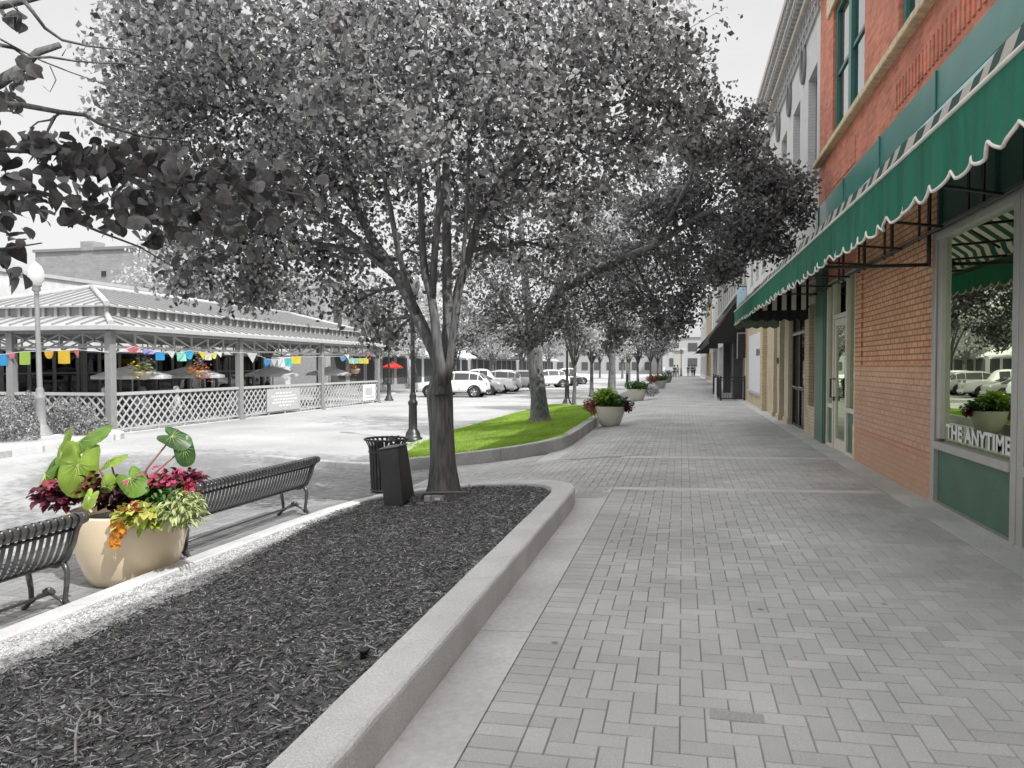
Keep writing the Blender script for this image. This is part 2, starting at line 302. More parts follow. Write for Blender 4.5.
def kerb(name, path, width, zt, closed=False, seg=2.6, mat_=None):
    P = [Vector((x, y, 0)) for x, y in path]; D = []
    # resample
    Q = []
    n = len(P); rng = range(n if closed else n - 1)
    for i in rng:
        a, b = P[i], P[(i+1) % n]; k = max(1, int((b - a).length / .25))
        for t in range(k): Q.append(a.lerp(b, t / k))
    if not closed: Q.append(P[-1])
    n = len(Q); mb = MB(); nr = []
    for i in range(n):
        t = (Q[(i+1) % n] - Q[i-1]) if closed else Q[min(i+1, n-1)] - Q[max(i-1, 0)]
        t.normalize(); nr.append(Vector((-t.y, t.x, 0)))
    acc = 0; start = 0
    def sect(q, nn):
        o = q; i_ = q + nn * width; z0 = gz(o.x) - .06; ch = .022
        jz = MN.noise(q * 3) * .004; jx = MN.noise(q * 7 + Vector((5, 0, 0))) * .004
        zo, zi = zt(o.x, o.y) + jz, zt(i_.x, i_.y) + jz
        pt = lambda s_, z: tuple((q + nn * s_)[:2]) + (z,)
        return [pt(jx, z0), pt(jx, zo - ch), pt(.006 + jx, zo - ch * .35), pt(ch, zo), pt(width - .012, zi), pt(width, zi - .012), pt(width, z0)]
    i = 0; m_ = n if closed else n - 1; run = []
    def flush(run):
        if len(run) < 2: return
        vs_ = [p for r in run for p in r]; k = len(run[0])
        fs_ = [(a*k+b, a*k+b+1, (a+1)*k+b+1, (a+1)*k+b) for a in range(len(run)-1) for b in range(k-1)]
        fs_ += [tuple(range(k)), tuple((len(run)-1)*k + b for b in range(k))[::-1]]
        mb.add(vs_, fs_, random.random())
    for i in range(m_ + 1):
        q, nn = Q[i % n], nr[i % n]; s_ = sect(q, nn); run.append(s_)
        if i < m_: acc += (Q[(i+1) % n] - q).length
        if acc > seg and i < m_:
            flush(run); t = (Q[(i+1) % n] - q).normalized() * .007; run = [sect(q + t, nn)]; acc = 0
    flush(run)
    return obj(name, mb, mat_ or m_kerb, kind='structure')
def offset(path, width):
    P = [Vector((x, y)) for x, y in path]; n = len(P); out = []
    for i in range(n):
        t = (P[min(i+1, n-1)] - P[max(i-1, 0)]).normalized(); out.append(P[i] + Vector((-t.y, t.x)) * width)
    return out
bedR = [(-1.2, -4), (-1.2, 8.3), (-1.22, 8.62), (-1.30, 8.95), (-1.46, 9.25), (-1.70, 9.50), (-2.1, 9.73), (-2.6, 9.90), (-3.1, 9.94), (-3.6, 9.84), (-4.0, 9.66), (-4.3, 9.3), (-4.48, 8.7), (-4.6, 7.6), (-4.68, 6), (-4.70, 3), (-4.70, -4)]
ztb = lambda x, y: .18 + (x + 1.2) * .1246
kerb('planter_kerb', bedR, .27, ztb, seg=3.0)
def bounds(path, w_):
    P = offset(path, w_ - .02); top = max(p.y for p in P); k = [i for i, p in enumerate(P) if p.y == top][0]
    R_, L_ = P[:k+1], P[k:][::-1]
    def xat(S, y):
        for a, b in zip(S[:-1], S[1:]):
            if a.y <= y <= b.y or b.y <= y <= a.y:
                return a.x + (b.x - a.x) * ((y - a.y) / (b.y - a.y) if abs(b.y - a.y) > 1e-6 else 0)
        return S[-1].x
    return top, (lambda y: xat(L_, y)), (lambda y: xat(R_, y))
btop, bxl, bxr = bounds(bedR, .27)
def zmul(x, y): return .085 + (x + 1.48) * .118 + .022 * MN.noise(Vector((x*1.3, y*1.3, 0))) + .012 * MN.noise(Vector((x*5, y*5, 3)))
def edge(y): return max(bxl(y), (-3.84 - max(0, y - 5.5) * .16) + .05 * MN.noise(Vector((0, y * 3, 0))))
mb = MB(); ny, nx = 300, 90; ys = np.linspace(-4, btop - .005, ny)
for iy, y in enumerate(ys):
    a, b = edge(y) - .08, bxr(y)
    for ix in range(nx):
        x = a + (b - a) * ix / (nx - 1); z = zmul(x, y) + .012 * MN.noise(Vector((x*22, y*22, 8)))
        if ix == 0: z -= .03
        mb.v.append((x, y, z))
mb.f = [(j*nx+i, j*nx+i+1, (j+1)*nx+i+1, (j+1)*nx+i) for j in range(ny-1) for i in range(nx-1)]; mb.a = [.5]*len(mb.f); mb.m = [0]*len(mb.f); mb.sm = [True]*len(mb.f)
obj('mulch_bed', mb, m_soil, kind='structure', fixn=False)
gb = MB(); ys2 = np.linspace(-4, 8.8, 160)
for y in ys2:
    a = bxl(y) - .02; b = max(edge(y) + .03, a + .01)
    for k in range(10): x = a + (b - a) * k / 9; gb.v.append((x, y, zmul(x, y) + .006 + .008 * MN.noise(Vector((x*14, y*14, 1)))))
gb.f = [(j*10+i, j*10+i+1, (j+1)*10+i+1, (j+1)*10+i) for j in range(159) for i in range(9)]; gb.a = [.5]*len(gb.f); gb.m = [0]*len(gb.f); gb.sm = [True]*len(gb.f)
obj('gravel_strip', gb, m_gravel, kind='structure', fixn=False)
def scatter_mesh(name, V, F, A, mat_, smooth=False):
    """V (n,k,3) vertices per item, F list of faces over k, A (n,) shade value"""
    n, k, _ = V.shape; me = bpy.data.meshes.new(name); me.vertices.add(n*k); me.vertices.foreach_set('co', V.reshape(-1).astype('f'))
    fl = [len(f) for f in F]; loops = np.concatenate([np.array(f) for f in F]); nl = len(loops)
    L = (np.arange(n)[:, None] * k + loops[None]).reshape(-1)
    me.loops.add(n*nl); me.loops.foreach_set('vertex_index', L.astype('i'))
    st = np.cumsum([0] + fl[:-1]); me.polygons.add(n*len(F))
    me.polygons.foreach_set('loop_start', (np.arange(n)[:, None]*nl + st[None]).reshape(-1).astype('i'))
    me.polygons.foreach_set('loop_total', np.tile(fl, n).astype('i'))
    at_ = me.attributes.new('rnd', 'FLOAT', 'FACE'); at_.data.foreach_set('value', np.repeat(A, len(F)).astype('f'))
    if smooth: me.polygons.foreach_set('use_smooth', np.ones(n*len(F), dtype=bool))
    me.update(calc_edges=True); me.validate(); return me
def rot_frames(n, tilt=.35):
    yaw = RNG.uniform(0, 2*PI, n); nrm = np.stack([RNG.normal(0, tilt, n), RNG.normal(0, tilt, n), np.ones(n)], 1); nrm /= np.linalg.norm(nrm, axis=1)[:, None]
    d = np.stack([np.cos(yaw), np.sin(yaw), np.zeros(n)], 1); s = np.cross(nrm, d); s /= np.linalg.norm(s, axis=1)[:, None]; d = np.cross(s, nrm); return d, s, nrm
BOXF = [(0,3,2,1),(4,5,6,7),(0,1,5,4),(1,2,6,5),(2,3,7,6),(3,0,4,7)]
def chips(name, pts, lmin, lmax, wmin, wmax, h, mat_, A=None, tilt=.35):
    n = len(pts); d, s, nn = rot_frames(n, tilt); l = RNG.uniform(lmin, lmax, n)[:, None]/2; w_ = RNG.uniform(wmin, wmax, n)[:, None]/2; hh = h * RNG.uniform(.5, 1.2, n)[:, None] / 2
    c = np.array(pts); tp = RNG.uniform(.4, 1, (n, 1))
    V = np.stack([c + sx*d*l + sy*s*w_*(tp if sx > 0 else 1) + sz*nn*hh for sz in (-1, 1) for sx, sy in ((-1,-1),(1,-1),(1,1),(-1,1))], 1)
    return scatter_mesh(name, V, BOXF, RNG.random(n)**2.2 if A is None else A, mat_)
pts = []
while len(pts) < 46000:
    y = 1.2 + (random.random() ** 1.5) * 8.7
    if y > btop - .03: continue
    a, b = edge(y), bxr(y) - .01
    if b - a < .05: continue
    x = random.uniform(a - .03, b); pts.append((x, y, zmul(x, y) + random.uniform(.0, .016)))
obj('mulch_chips', chips('mulch_chips', pts, .008, .045, .002, .008, .004, None), m_chip, kind='stuff', label='dark shredded bark mulch covering the raised sidewalk planter', cat='mulch', fixn=False)
pts = []
while len(pts) < 7000:
    y = random.uniform(1.5, 8.4); a, b = bxl(y) + .0, edge(y) + (.12 if random.random() < .2 else 0)
    if b < a + .02: continue
    x = random.uniform(a, b); pts.append((x, y, zmul(x, y) + .010))
obj('gravel_stones', chips('gravel_stones', pts, .006, .02, .005, .014, .009, None, tilt=.6), M('pebble', G(.5), .9, attr=.4), kind='stuff', label='pale loose gravel along the inside of the far planter kerb', cat='gravel', fixn=False)
pts = []
while len(pts) < 2600:
    y = 1.5 + (random.random() ** 1.4) * 8.2
    if y > btop - .1: continue
    x = random.uniform(edge(y), bxr(y) - .03); pts.append((x, y, zmul(x, y) + random.uniform(.008, .02)))
obj('bark_pieces', chips('bark_pieces', pts, .03, .11, .003, .011, .006, None, A=RNG.random(2600)**1.3), M('bark_piece', G(.26), .9, var=.4, vs_=30, attr=.8), kind='stuff', label='longer split bark pieces lying on top of the mulch', cat='bark', fixn=False)
# bigger bits in the bed
m_twig = M('dry_twig', G(.30), .9, var=.25, vs_=20); m_dry = M('dry_leaf', G(.27), .8, attr=.4, var=.2, vs_=30)
def ground_at(u, v):
    o = np.array([0, 0, H_EYE]); d = np.array(at(u, v, 1.0)) - o; t = 1.0
    for _ in range(30):
        p = o + d * t; t += (zmul(p[0], p[1]) - p[2]) / d[2]
    return o + d * t
for k, (u0, v0, u1, v1, r, lb) in enumerate([(72, 768, 75, 738, .006, 'curved pale twig standing out of the mulch at the near left'), (112, 665, 152, 655, .011, 'straight dark grey stick lying flat on the mulch near the gravel'),
        (130, 697, 186, 699, .004, 'thin twig lying across the middle of the mulch'), (198, 712, 230, 697, .004, 'short thin slanted twig on the mulch left of the kerb')]):
    a, b = ground_at(u0, v0), ground_at(u1, v1); t = MB()
    if k == 0:
        a = ground_at(76, 766); b = ground_at(100, 708); pts_ = [Vector(a).lerp(Vector(b), s) + Vector((-.05*math.sin(s*PI), 0, .012 + .05*math.sin(s*PI))) for s in np.linspace(0, 1, 8)]
        t.tube(pts_, [.007,.006,.006,.005,.005,.004,.004,.003], 6); t.tube([pts_[-2], pts_[-2] + Vector((.04, .05, .02))], .003, 5)
    else:
        t.tube([Vector(a) + Vector((0,0,r+.006)), Vector(a).lerp(Vector(b), .5) + Vector((.01,.01,r+.012)), Vector(b) + Vector((0,0,r+.006))], [r, r, r*.5], 6)
    obj('twig', t, m_twig if k != 1 else m_bark, label=lb, cat='twig')
dl = MB(); dpos = []
for k in range(260):
    y = random.uniform(2.4, 8.5); x = random.uniform(edge(y) + .05, bxr(y) - .05); s = random.uniform(.008, .028); c = Vector((x, y, zmul(x, y) + .02)); yw = random.uniform(0, 6.28)
    d = Vector((math.cos(yw), math.sin(yw), random.uniform(-.2, .3))) * s; n_ = Vector((-math.sin(yw), math.cos(yw), random.uniform(-.3, .3))) * s * .45; up = Vector((0, 0, s * .25)); a_ = random.random()
    dl.add([c-d, c-d*.3-n_+up, c+d*.5-n_*.8+up, c+d, c+d*.5+n_*.8+up, c-d*.3+n_+up, c], [(0,1,6),(1,2,6),(2,3,6),(3,4,6),(4,5,6),(5,0,6)], a_)
obj('fallen_leaves', dl, m_dry, kind='stuff', label='small curled dry leaves and bark curls strewn over the mulch', cat='leaf litter', fixn=False)
lv = MB(); q = Vector((-.43, 2.83, .003)); lv.add([q+Vector(p) for p in [(-.03,-.008,0),(0,-.012,.008),(.035,0,.004),(.01,.014,.012),(-.01,.006,.003)]], [(0,1,4),(1,2,3),(1,3,4)])
obj('fallen_leaf', lv, M('leaf_brown', G(.10), .8), label='small dark crumpled leaf on the concrete strip beside the kerb', cat='leaf', fixn=False)
sp_ = MB(); c = ground_at(364, 658); sp_.lathe(c, [(.0, -.03), (.024, -.03), (.021, .035), (.03, .037), (.03, .05), (.02, .054), (0, .054)], 14)
obj('sprinkler_head', sp_, m_black, label='small black sprinkler head poking from mulch beside the near kerb', cat='sprinkler')
# seedlings at the near left corner of the bed
def seedling(u, v, n, h, lb):
    c = Vector(ground_at(u, v)); th = thing('seedling', lb, 'weed', tuple(c), 'weeds in the mulch'); st = MB(); lf = MB()
    for k in range(n):
        a = random.uniform(0, 6.28); r = random.uniform(.02, .09); hh = h * random.uniform(.5, 1); top = c + Vector((r*math.cos(a), r*math.sin(a), hh)); st.tube([c, c.lerp(top, .5) + Vector((0, 0, hh*.15)), top], [.003, .002, .0015], 5)
        for q in range(4):
            aa = random.uniform(0, 6.28); s = random.uniform(.015, .03); p = c.lerp(top, random.uniform(.5, 1)); d = Vector((math.cos(aa), math.sin(aa), random.uniform(-.1, .5))) * s; w_ = Vector((-math.sin(aa), math.cos(aa), .1)) * s * .4
            lf.add([p, p+d*.5+w_, p+d, p+d*.5-w_], [(0,1,2,3)], random.random())
    obj('stem', st, m_twig, th); obj('foliage', lf, m_leafl, th, fixn=False)
seedling(20, 690, 9, .14, 'low leafy weed at the left edge of the mulch by the gravel'); seedling(45, 735, 7, .13, 'low upright weed in the near left corner of the mulch')

# ---------------------------------------------------------------- lawn bed
lawnP = [(-2.42, 27), (-2.36, 20), (-2.33, 16), (-2.42, 15.2), (-2.66, 14.55), (-3.1, 14.0), (-3.7, 13.66), (-4.6, 13.42), (-5.2, 13.32), (-5.6, 13.4), (-5.85, 13.8), (-6.0, 14.8), (-6.7, 18.0), (-7.1, 22), (-7.15, 29), (-6.9, 36.2), (-6.5, 36.8), (-6.0, 36.4), (-4.6, 33), (-3.0, 29.4), (-2.55, 28.2)]
lawnC = lawnP[::-1]
ztl = lambda x, y: .12 + (x + 2.4) * .108
kerb('lawn_kerb', lawnC, .24, ztl, closed=True, seg=2.4, mat_=m_kerb2)
kerb('street_kerb', [(-8.6, 14.0), (-7.4, 13.55), (-6.4, 13.35), (-5.75, 13.32)], .2, lambda x, y: -.29, seg=2.2)
def inside(x, y, P):
    c = False; n = len(P)
    for i in range(n):
        (x1, y1), (x2, y2) = P[i], P[(i+1) % n]
        if (y1 > y) != (y2 > y) and x < (x2 - x1) * (y - y1) / (y2 - y1) + x1: c = not c
    return c
zlw = lambda x, y: ztl(x, y) - .03 + .03 * MN.noise(Vector((x*.5, y*.5, 2)))
lb_ = MB(); ctr = Vector((-4.8, 23)); ring = [Vector(p) for p in lawnP]
inn = [p + (ctr - p).normalized() * .12 for p in ring]
bmv = [(p.x, p.y, zlw(p.x, p.y)) for p in inn]; lb_.add(bmv + [(-4.8, 14.5, zlw(-4.8, 14.5)), (-4.8, 20, zlw(-4.8, 20)), (-5, 27, zlw(-5, 27))], [tuple(range(len(inn)))])
obj('lawn', lb_, m_lawnbase, kind='structure')
nB = 90000; P_ = []
while len(P_) < nB:
    y = 13.3 + random.random() ** 1.35 * 23.4; x = random.uniform(-7.1, -2.4)
    if inside(x, y, lawnP): P_.append((x, y, zlw(x, y) - .01))
P_ = np.array(P_); n = len(P_); yaw = RNG.uniform(0, 2*PI, n); hgt = RNG.uniform(.035, .075, n); sd_ = np.stack([np.cos(yaw), np.sin(yaw), 0*yaw], 1) * .006
lean = np.stack([RNG.normal(0, .02, n), RNG.normal(0, .02, n), hgt], 1)
V = np.stack([P_ - sd_, P_ + sd_, P_ + lean], 1)
pa = np.array([.5 + .5*MN.noise(Vector((p[0]*.8, p[1]*.8, 4))) for p in P_]); 
obj('lawn_grass', scatter_mesh('lawn_grass', V, [(0,1,2)], np.clip(pa + RNG.normal(0, .18, n), 0, 1), None), m_blade, kind='stuff', label='bright green mown grass in the kerbed bed by the sidewalk', cat='grass', fixn=False)
# ---------------------------------------------------------------- trees
def leaves(name, C, S, spread=1.0, flat=.0):
    """C (n,3) centres, S (n,) lengths: one folded two-facet leaf each"""
    n = len(C); d = RNG.normal(size=(n, 3)); d[:, 2] -= .35; d /= np.linalg.norm(d, axis=1)[:, None]
    q = RNG.normal(size=(n, 3)); q[:, 2] += flat; s = np.cross(d, q); s /= np.linalg.norm(s, axis=1)[:, None]; nn = np.cross(s, d); L = S[:, None]
    V = np.stack([C - d*L*.5, C + s*L*.34 + nn*L*.10 - d*L*.05, C + d*L*.5, C - s*L*.34 + nn*L*.10 - d*L*.05], 1)
    return scatter_mesh(name, V, [(0,1,2),(0,2,3)], RNG.random(n), None)
def crown_points(blobs, size, per=14, sig=.16):
    Cs, twigs = [], []
    for (x, y, z, r, cnt) in blobs:
        rr = np.array([r, r, r*.8]) if np.isscalar(r) else np.array(r); k = max(3, cnt // per); g = RNG.normal(size=(k, 3)); g /= np.linalg.norm(g, axis=1)[:, None]
        rad = RNG.random(k)[:, None] ** .45; c = np.array([x, y, z]) + g * rad * rr
        twigs.append((np.array([x, y, z]), c))
        for p in c: m = int(per * RNG.uniform(.5, 1.5)); Cs.append(p + np.clip(RNG.normal(size=(m, 3)), -1.7, 1.7) * sig * np.array([1, 1, .75]))
    C = np.concatenate(Cs); return C, size * RNG.uniform(.5, 1.4, len(C)), twigs
def curve(a, b, sag=.1, n=5, jit=.05):
    a, b = Vector(a), Vector(b); L = (b - a).length; out = []
    for i in range(n + 1):
        t = i / n; p = a.lerp(b, t) + Vector((0, 0, sag * L * math.sin(PI * t)))
        if 0 < i < n: p += Vector([random.uniform(-1, 1) * jit * L * .5 for _ in range(3)])
        out.append(p)
    return out
def tree(name, label, base, trunk, tr, limbs, blobs, leaf, mats, group=None, per=14, sig=.16, twig=True, n=12, tw=(.014,.004), ntw=9, minz=None, maxx=None):
    """trunk: list of points with radii tr; limbs: list of (points, r0, r1)"""
    th = thing(name, label, 'tree', base, group); mb = MB(); b = Vector(base)
    pts_ = [b + Vector(p) for p in trunk]
    # root flare
    mb.tube([pts_[0] - Vector((0,0,.12)), pts_[0], pts_[0] + Vector((0,0,.06)), pts_[0] + Vector((0,0,.16)) ] + pts_[1:], [tr[0]*1.55, tr[0]*1.42, tr[0]*1.18, tr[0]*1.04] + list(tr[1:]), n)
    nodes = [(p, r) for p, r in zip(pts_, tr)][1:]
    for (lp, r0, r1) in limbs:
        lp = [b + Vector(p) for p in lp]; f = []
        for i in range(len(lp) - 1):
            for t in (0, .5): f.append(lp[i].lerp(lp[i+1], t) + (Vector([random.uniform(-.03, .03) for _ in range(3)]) if t else Vector()))
        f.append(lp[-1]); rr = [r0 + (r1 - r0) * i / (len(f) - 1) for i in range(len(f))]; mb.tube(f, rr, 9); nodes += list(zip(f, rr))[2:]
    C, S, tws = crown_points(blobs, leaf, per, sig)
    br = MB()
    for c, cl in tws:
        c = Vector(c); q, r = min(nodes, key=lambda nd: (nd[0] - c).length + (.8 if nd[0].z > c.z + .3 else 0)); r0 = min(r * .7, .012 + (q - c).length * .014)
        cv = curve(q, c, .06, 5); br.tube(cv, [r0 + (.010 - r0) * i / 5 for i in range(6)], 6)
        if twig:
            for p in cl[:ntw]: s_ = random.choice(cv[2:]); br.tube(curve(s_, p, .05, 3, .08), [tw[0]*.7, tw[0]*.5, tw[1], tw[1]*.6], 4, caps=False)
    obj('trunk', mb, mats[0], th); obj('branches', br, mats[0], th, fixn=False)
    if maxx is not None: k = C[:, 0] < maxx; C, S = C[k], S[k]
    if minz is not None: k = C[:, 2] > minz; C, S = C[k], S[k]
    obj('crown', leaves('crown', C, S), mats[1], th, fixn=False)
    return th
def B(u, v, d, r, n): p = at(u, v, d); return (p[0], p[1], p[2], r, n)
b1 = Vector((-2.98, 9.05, -.09))
def rel(u, v, d): p = at(u, v, d); return (p[0]-b1.x, p[1]-b1.y, p[2]-b1.z)
D = 9.45
blobs1 = []
for (u, v, d, r, n) in [(178,50,9.6,1.0,1700),(215,25,8.9,1.0,1300),(160,112,9.4,.65,800),(230,95,9.6,1.0,1500),(300,45,8.6,1.1,1500),(320,120,9.9,1.0,1500),(390,40,9.8,1.1,1500),(380,130,8.7,.8,1000),(455,45,8.8,1.0,1300),
    (470,120,10.4,1.0,1300),(530,40,9.6,1.1,1500),(545,120,9.3,.8,1100),(600,60,9.3,1.0,1400),(650,35,9.8,.9,1300),(665,70,10.4,.5,700),(668,120,10.2,.5,500),(610,20,10.8,1.0,1000),(170,175,9.4,.7,850),(235,185,9.9,.9,1300),
    (300,190,9.1,.9,1200),(370,195,10.6,.8,900),(215,240,9.7,.7,900),(275,250,10.0,.75,950),(190,275,9.6,.38,330),(330,265,10.5,.6,550),(250,285,9.9,.4,380),(455,190,10.8,.9,900),(520,195,9.4,.7,800),(565,190,9.9,.6,550),
    (500,250,10.6,.6,450),(420,255,11.2,.6,420),(385,300,11.2,.4,220),(560,250,10.6,.5,350),(590,120,10.6,.6,500),(372,325,10.2,.33,200),(345,305,10.0,.4,240),(395,335,10.4,.22,90),(210,60,11.5,1.2,1000),(480,60,11.6,1.2,1000),(600,170,10.8,.5,350),(330,80,7.9,.7,600),(135,80,10,.45,450),(118,118,9.8,.3,220),(175,215,10,.6,600),(510,100,8.4,.6,600),(640,140,9.8,.45,350),(165,10,10.2,.8,900),(365,90,11.4,1.0,1000),(280,150,11.2,.9,900),(420,150,8.3,.5,400),(340,20,11.0,1.2,1100)]:
    blobs1.append(B(u, v, d, r, int(n*1.45)))
for (x, y, z, r, n) in [(-6.5,9.2,7.6,1.5,1500),(-4.8,8.4,8.2,1.5,1500),(-3,9,8.8,1.6,1600),(-1.4,9.6,8.0,1.4,1400),(-1.0,10,7.0,.9,700),(-3.2,11,7.9,1.4,1100),(-5.6,10.8,7.2,1.3,1000),(-7.6,9.8,6.8,1.1,900),(-3.6,7.2,7.6,1.2,900),(-1.6,7.8,7.4,1.0,700),(-3,9.2,10,1.3,1100)]:
    blobs1.append((x, y, z, r, n))
limbs1 = [([rel(442,395,9.35), rel(439,362,9.38), rel(418,318,9.5), rel(388,262,9.6), rel(360,215,9.6), rel(318,160,9.7), rel(262,112,9.8)], .10, .03),
          ([rel(395,275,9.55), rel(366,252,9.6), rel(330,245,9.7), rel(270,235,9.8)], .05, .02),
          ([rel(442,385,9.3), rel(438,350,9.25), rel(432,300,9.3), rel(422,240,9.3), rel(418,160,9.2), rel(405,70,9.3)], .07, .03),
          ([rel(443,390,9.4), rel(446,350,9.4), rel(447,290,9.5), rel(446,210,9.6), rel(450,120,9.6), rel(455,10,9.8)], .085, .035),
          ([rel(444,390,9.45), rel(450,345,9.5), rel(458,290,9.6), rel(480,215,9.7), rel(520,150,9.8), rel(548,80,9.9), rel(575,0,10)], .075, .03),
          ([rel(418,318,9.5), rel(398,250,9.0), rel(385,180,8.8), rel(372,90,8.8)], .045, .02), ([rel(360,215,9.6), rel(345,150,9.3), rel(330,60,9.3)], .045, .02), ([rel(388,262,9.6), rel(340,225,9.3), rel(285,195,9.2), rel(230,170,9.2)], .045, .018), ([rel(450,120,9.6), rel(480,60,9.2), rel(500,0,9.2)], .035, .02), ([rel(432,300,9.3), rel(440,200,9.0), rel(430,100,8.7), rel(425,20,8.7)], .05, .02),
          ([rel(492,195,9.7), rel(530,150,9.8), rel(580,115,9.9), rel(640,95,10)], .04, .018),
          ([rel(444,385,9.35), rel(451,340,9.25), rel(462,270,9.1), rel(468,190,9.0), rel(470,90,9.0)], .035, .02)]
tree('broadleaf_tree', 'large near tree with forked furrowed trunk standing in the mulch planter', tuple(b1), [(0,0,0), (-.01,0,.45), (-.03,0,.9), (-.06,.02,1.32), (-.05,.03,1.52), (-.05,.04,1.72)], [.20,.165,.158,.172,.135,.05], limbs1, blobs1, .086, (m_bark, m_leafm), n=18, per=34, sig=.165, ntw=7)

# second tree in the lawn, with its dark crown reaching over the sidewalk
b2 = Vector((-4.28, 22.5, -.11))
def rel2(u, v, d): p = at(u, v, d); return (p[0]-b2.x, p[1]-b2.y, p[2]-b2.z)
bl2 = [B(*t[:4], int(t[4]*1.7)) for t in [(500,315,20.5,1.1,1300),(555,320,20,.9,1100),(600,300,20,1.1,1400),(650,300,19.5,.9,1100),(530,270,20,1.2,1400),(590,250,19.5,1.2,1400),(640,250,19,1.1,1400),(690,260,18,1.0,1400),(700,215,17,.9,1400),(740,235,15.5,.75,1200),
    (765,215,15,.7,1100),(785,190,14.8,.55,750),(755,175,15.2,.7,1100),(735,140,15.4,.55,700),(800,212,14.8,.28,220),(750,115,15.4,.32,260),(700,175,16,.9,1300),(655,205,17,.9,1200),(640,170,17,.5,450),(690,300,18.5,.6,600),(665,330,19.5,.45,350),(680,325,18.5,.4,300),
    (480,275,21,1.1,900),(560,210,21,1.2,1000),(520,340,20,.5,400),(615,335,20,.5,400),(720,270,16.5,.55,700),(770,245,15,.45,500),(700,150,13.5,.45,500),(705,110,13.2,.45,500),(700,80,13.2,.22,160),(500,200,23,1.3,900),(610,200,22,.9,700)]]
for t in [(-4.5,22.5,8.6,2.2,1500),(-6.5,23,7.4,1.8,1200),(-2.3,21.5,7.8,1.7,1200),(-.4,18.5,6.9,1.3,900),(-5.5,20.5,6.6,1.5,1000),(-8,22,5.6,1.3,900),(-7.6,24.5,4.6,1.3,800)]: bl2.append(t)
limbs2 = [([rel2(533,345,21.8), rel2(560,290,21), rel2(610,265,19.5), rel2(655,245,18), rel2(700,215,16.2), rel2(745,195,15.3)], .15, .035),
          ([rel2(532,345,22), rel2(525,280,22), rel2(520,200,22)], .16, .07), ([rel2(531,350,22), rel2(505,300,21.8), rel2(470,260,21.8)], .11, .04),
          ([rel2(534,340,22), rel2(575,250,21.5), rel2(610,160,21.5)], .12, .05), ([rel2(655,245,18), rel2(690,180,15), rel2(705,100,13.4)], .06, .02)]
tree('broadleaf_tree', 'thick rough trunked tree standing on the bright green lawn', tuple(b2), [(0,0,0), (-.04,0,.7), (-.12,0,1.5), (-.2,0,2.2), (-.28,.0,2.9)], [.30,.25,.235,.24,.2], limbs2, bl2, .098, (m_bark2, m_leafd), n=16, per=26, sig=.15, ntw=6, maxx=2.6)
b3 = MB(); b3.tube([(b2.x-.36, b2.y-.22, b2.z-.02), (b2.x-.33, b2.y-.23, b2.z+.35)], [.09,.05], 8)

# further trees: three prototypes copied along the sidewalk row and the far side of the street
def proto_tree(h, cr, leaf, mats, nb, cnt, tr, label):
    bl = []
    for k in range(nb):
        a = random.uniform(0, 2*PI); q = random.random(); zz = h * (.42 + .52 * q); rad = cr * (1 - abs(q - .4) * .9) * random.uniform(.25, .85)
        bl.append((rad*math.cos(a), rad*math.sin(a), zz, random.uniform(.55, .95) * cr * .42, cnt))
    bl.append((0, 0, h*.92, cr*.35, cnt)); bl.append((0, 0, h*.6, cr*.5, cnt))
    lim = []
    for k in range(5): a = k * 1.3 + random.random(); lim.append(([(0,0,h*.28), (cr*.18*math.cos(a), cr*.18*math.sin(a), h*.45), (cr*.5*math.cos(a), cr*.5*math.sin(a), h*.72)], tr*.6, tr*.15))
    return tree('street_tree', label, (0,0,0), [(0,0,0),(0.02,0,h*.12),(.04,0,h*.28),(.05,.02,h*.5),(.02,0,h*.75)], [tr,tr*.82,tr*.7,tr*.5,tr*.2], lim, bl, leaf, mats, per=12, sig=.22, ntw=3, n=10)
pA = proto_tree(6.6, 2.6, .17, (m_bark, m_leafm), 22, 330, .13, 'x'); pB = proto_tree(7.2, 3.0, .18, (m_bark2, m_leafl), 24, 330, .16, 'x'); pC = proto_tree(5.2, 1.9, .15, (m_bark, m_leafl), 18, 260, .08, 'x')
uA, uB, uC = [False], [False], [False]
GR, GL = 'young trees along the sidewalk beyond the lawn', 'trees along the far side of the street'
t3 = at(574, 404, 32.6)
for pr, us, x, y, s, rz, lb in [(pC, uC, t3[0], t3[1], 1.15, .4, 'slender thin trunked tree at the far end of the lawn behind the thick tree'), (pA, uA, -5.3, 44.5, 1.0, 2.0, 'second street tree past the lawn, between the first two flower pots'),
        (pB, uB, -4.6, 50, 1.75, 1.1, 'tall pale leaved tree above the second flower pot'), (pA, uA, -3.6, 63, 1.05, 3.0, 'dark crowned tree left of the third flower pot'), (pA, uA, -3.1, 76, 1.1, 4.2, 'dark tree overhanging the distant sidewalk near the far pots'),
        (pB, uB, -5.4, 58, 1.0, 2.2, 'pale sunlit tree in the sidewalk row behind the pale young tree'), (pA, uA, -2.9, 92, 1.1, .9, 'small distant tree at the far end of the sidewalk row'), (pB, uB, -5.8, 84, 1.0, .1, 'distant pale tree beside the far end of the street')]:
    place(pr, us, (x, y, -.12), rz, s, lb, GR)
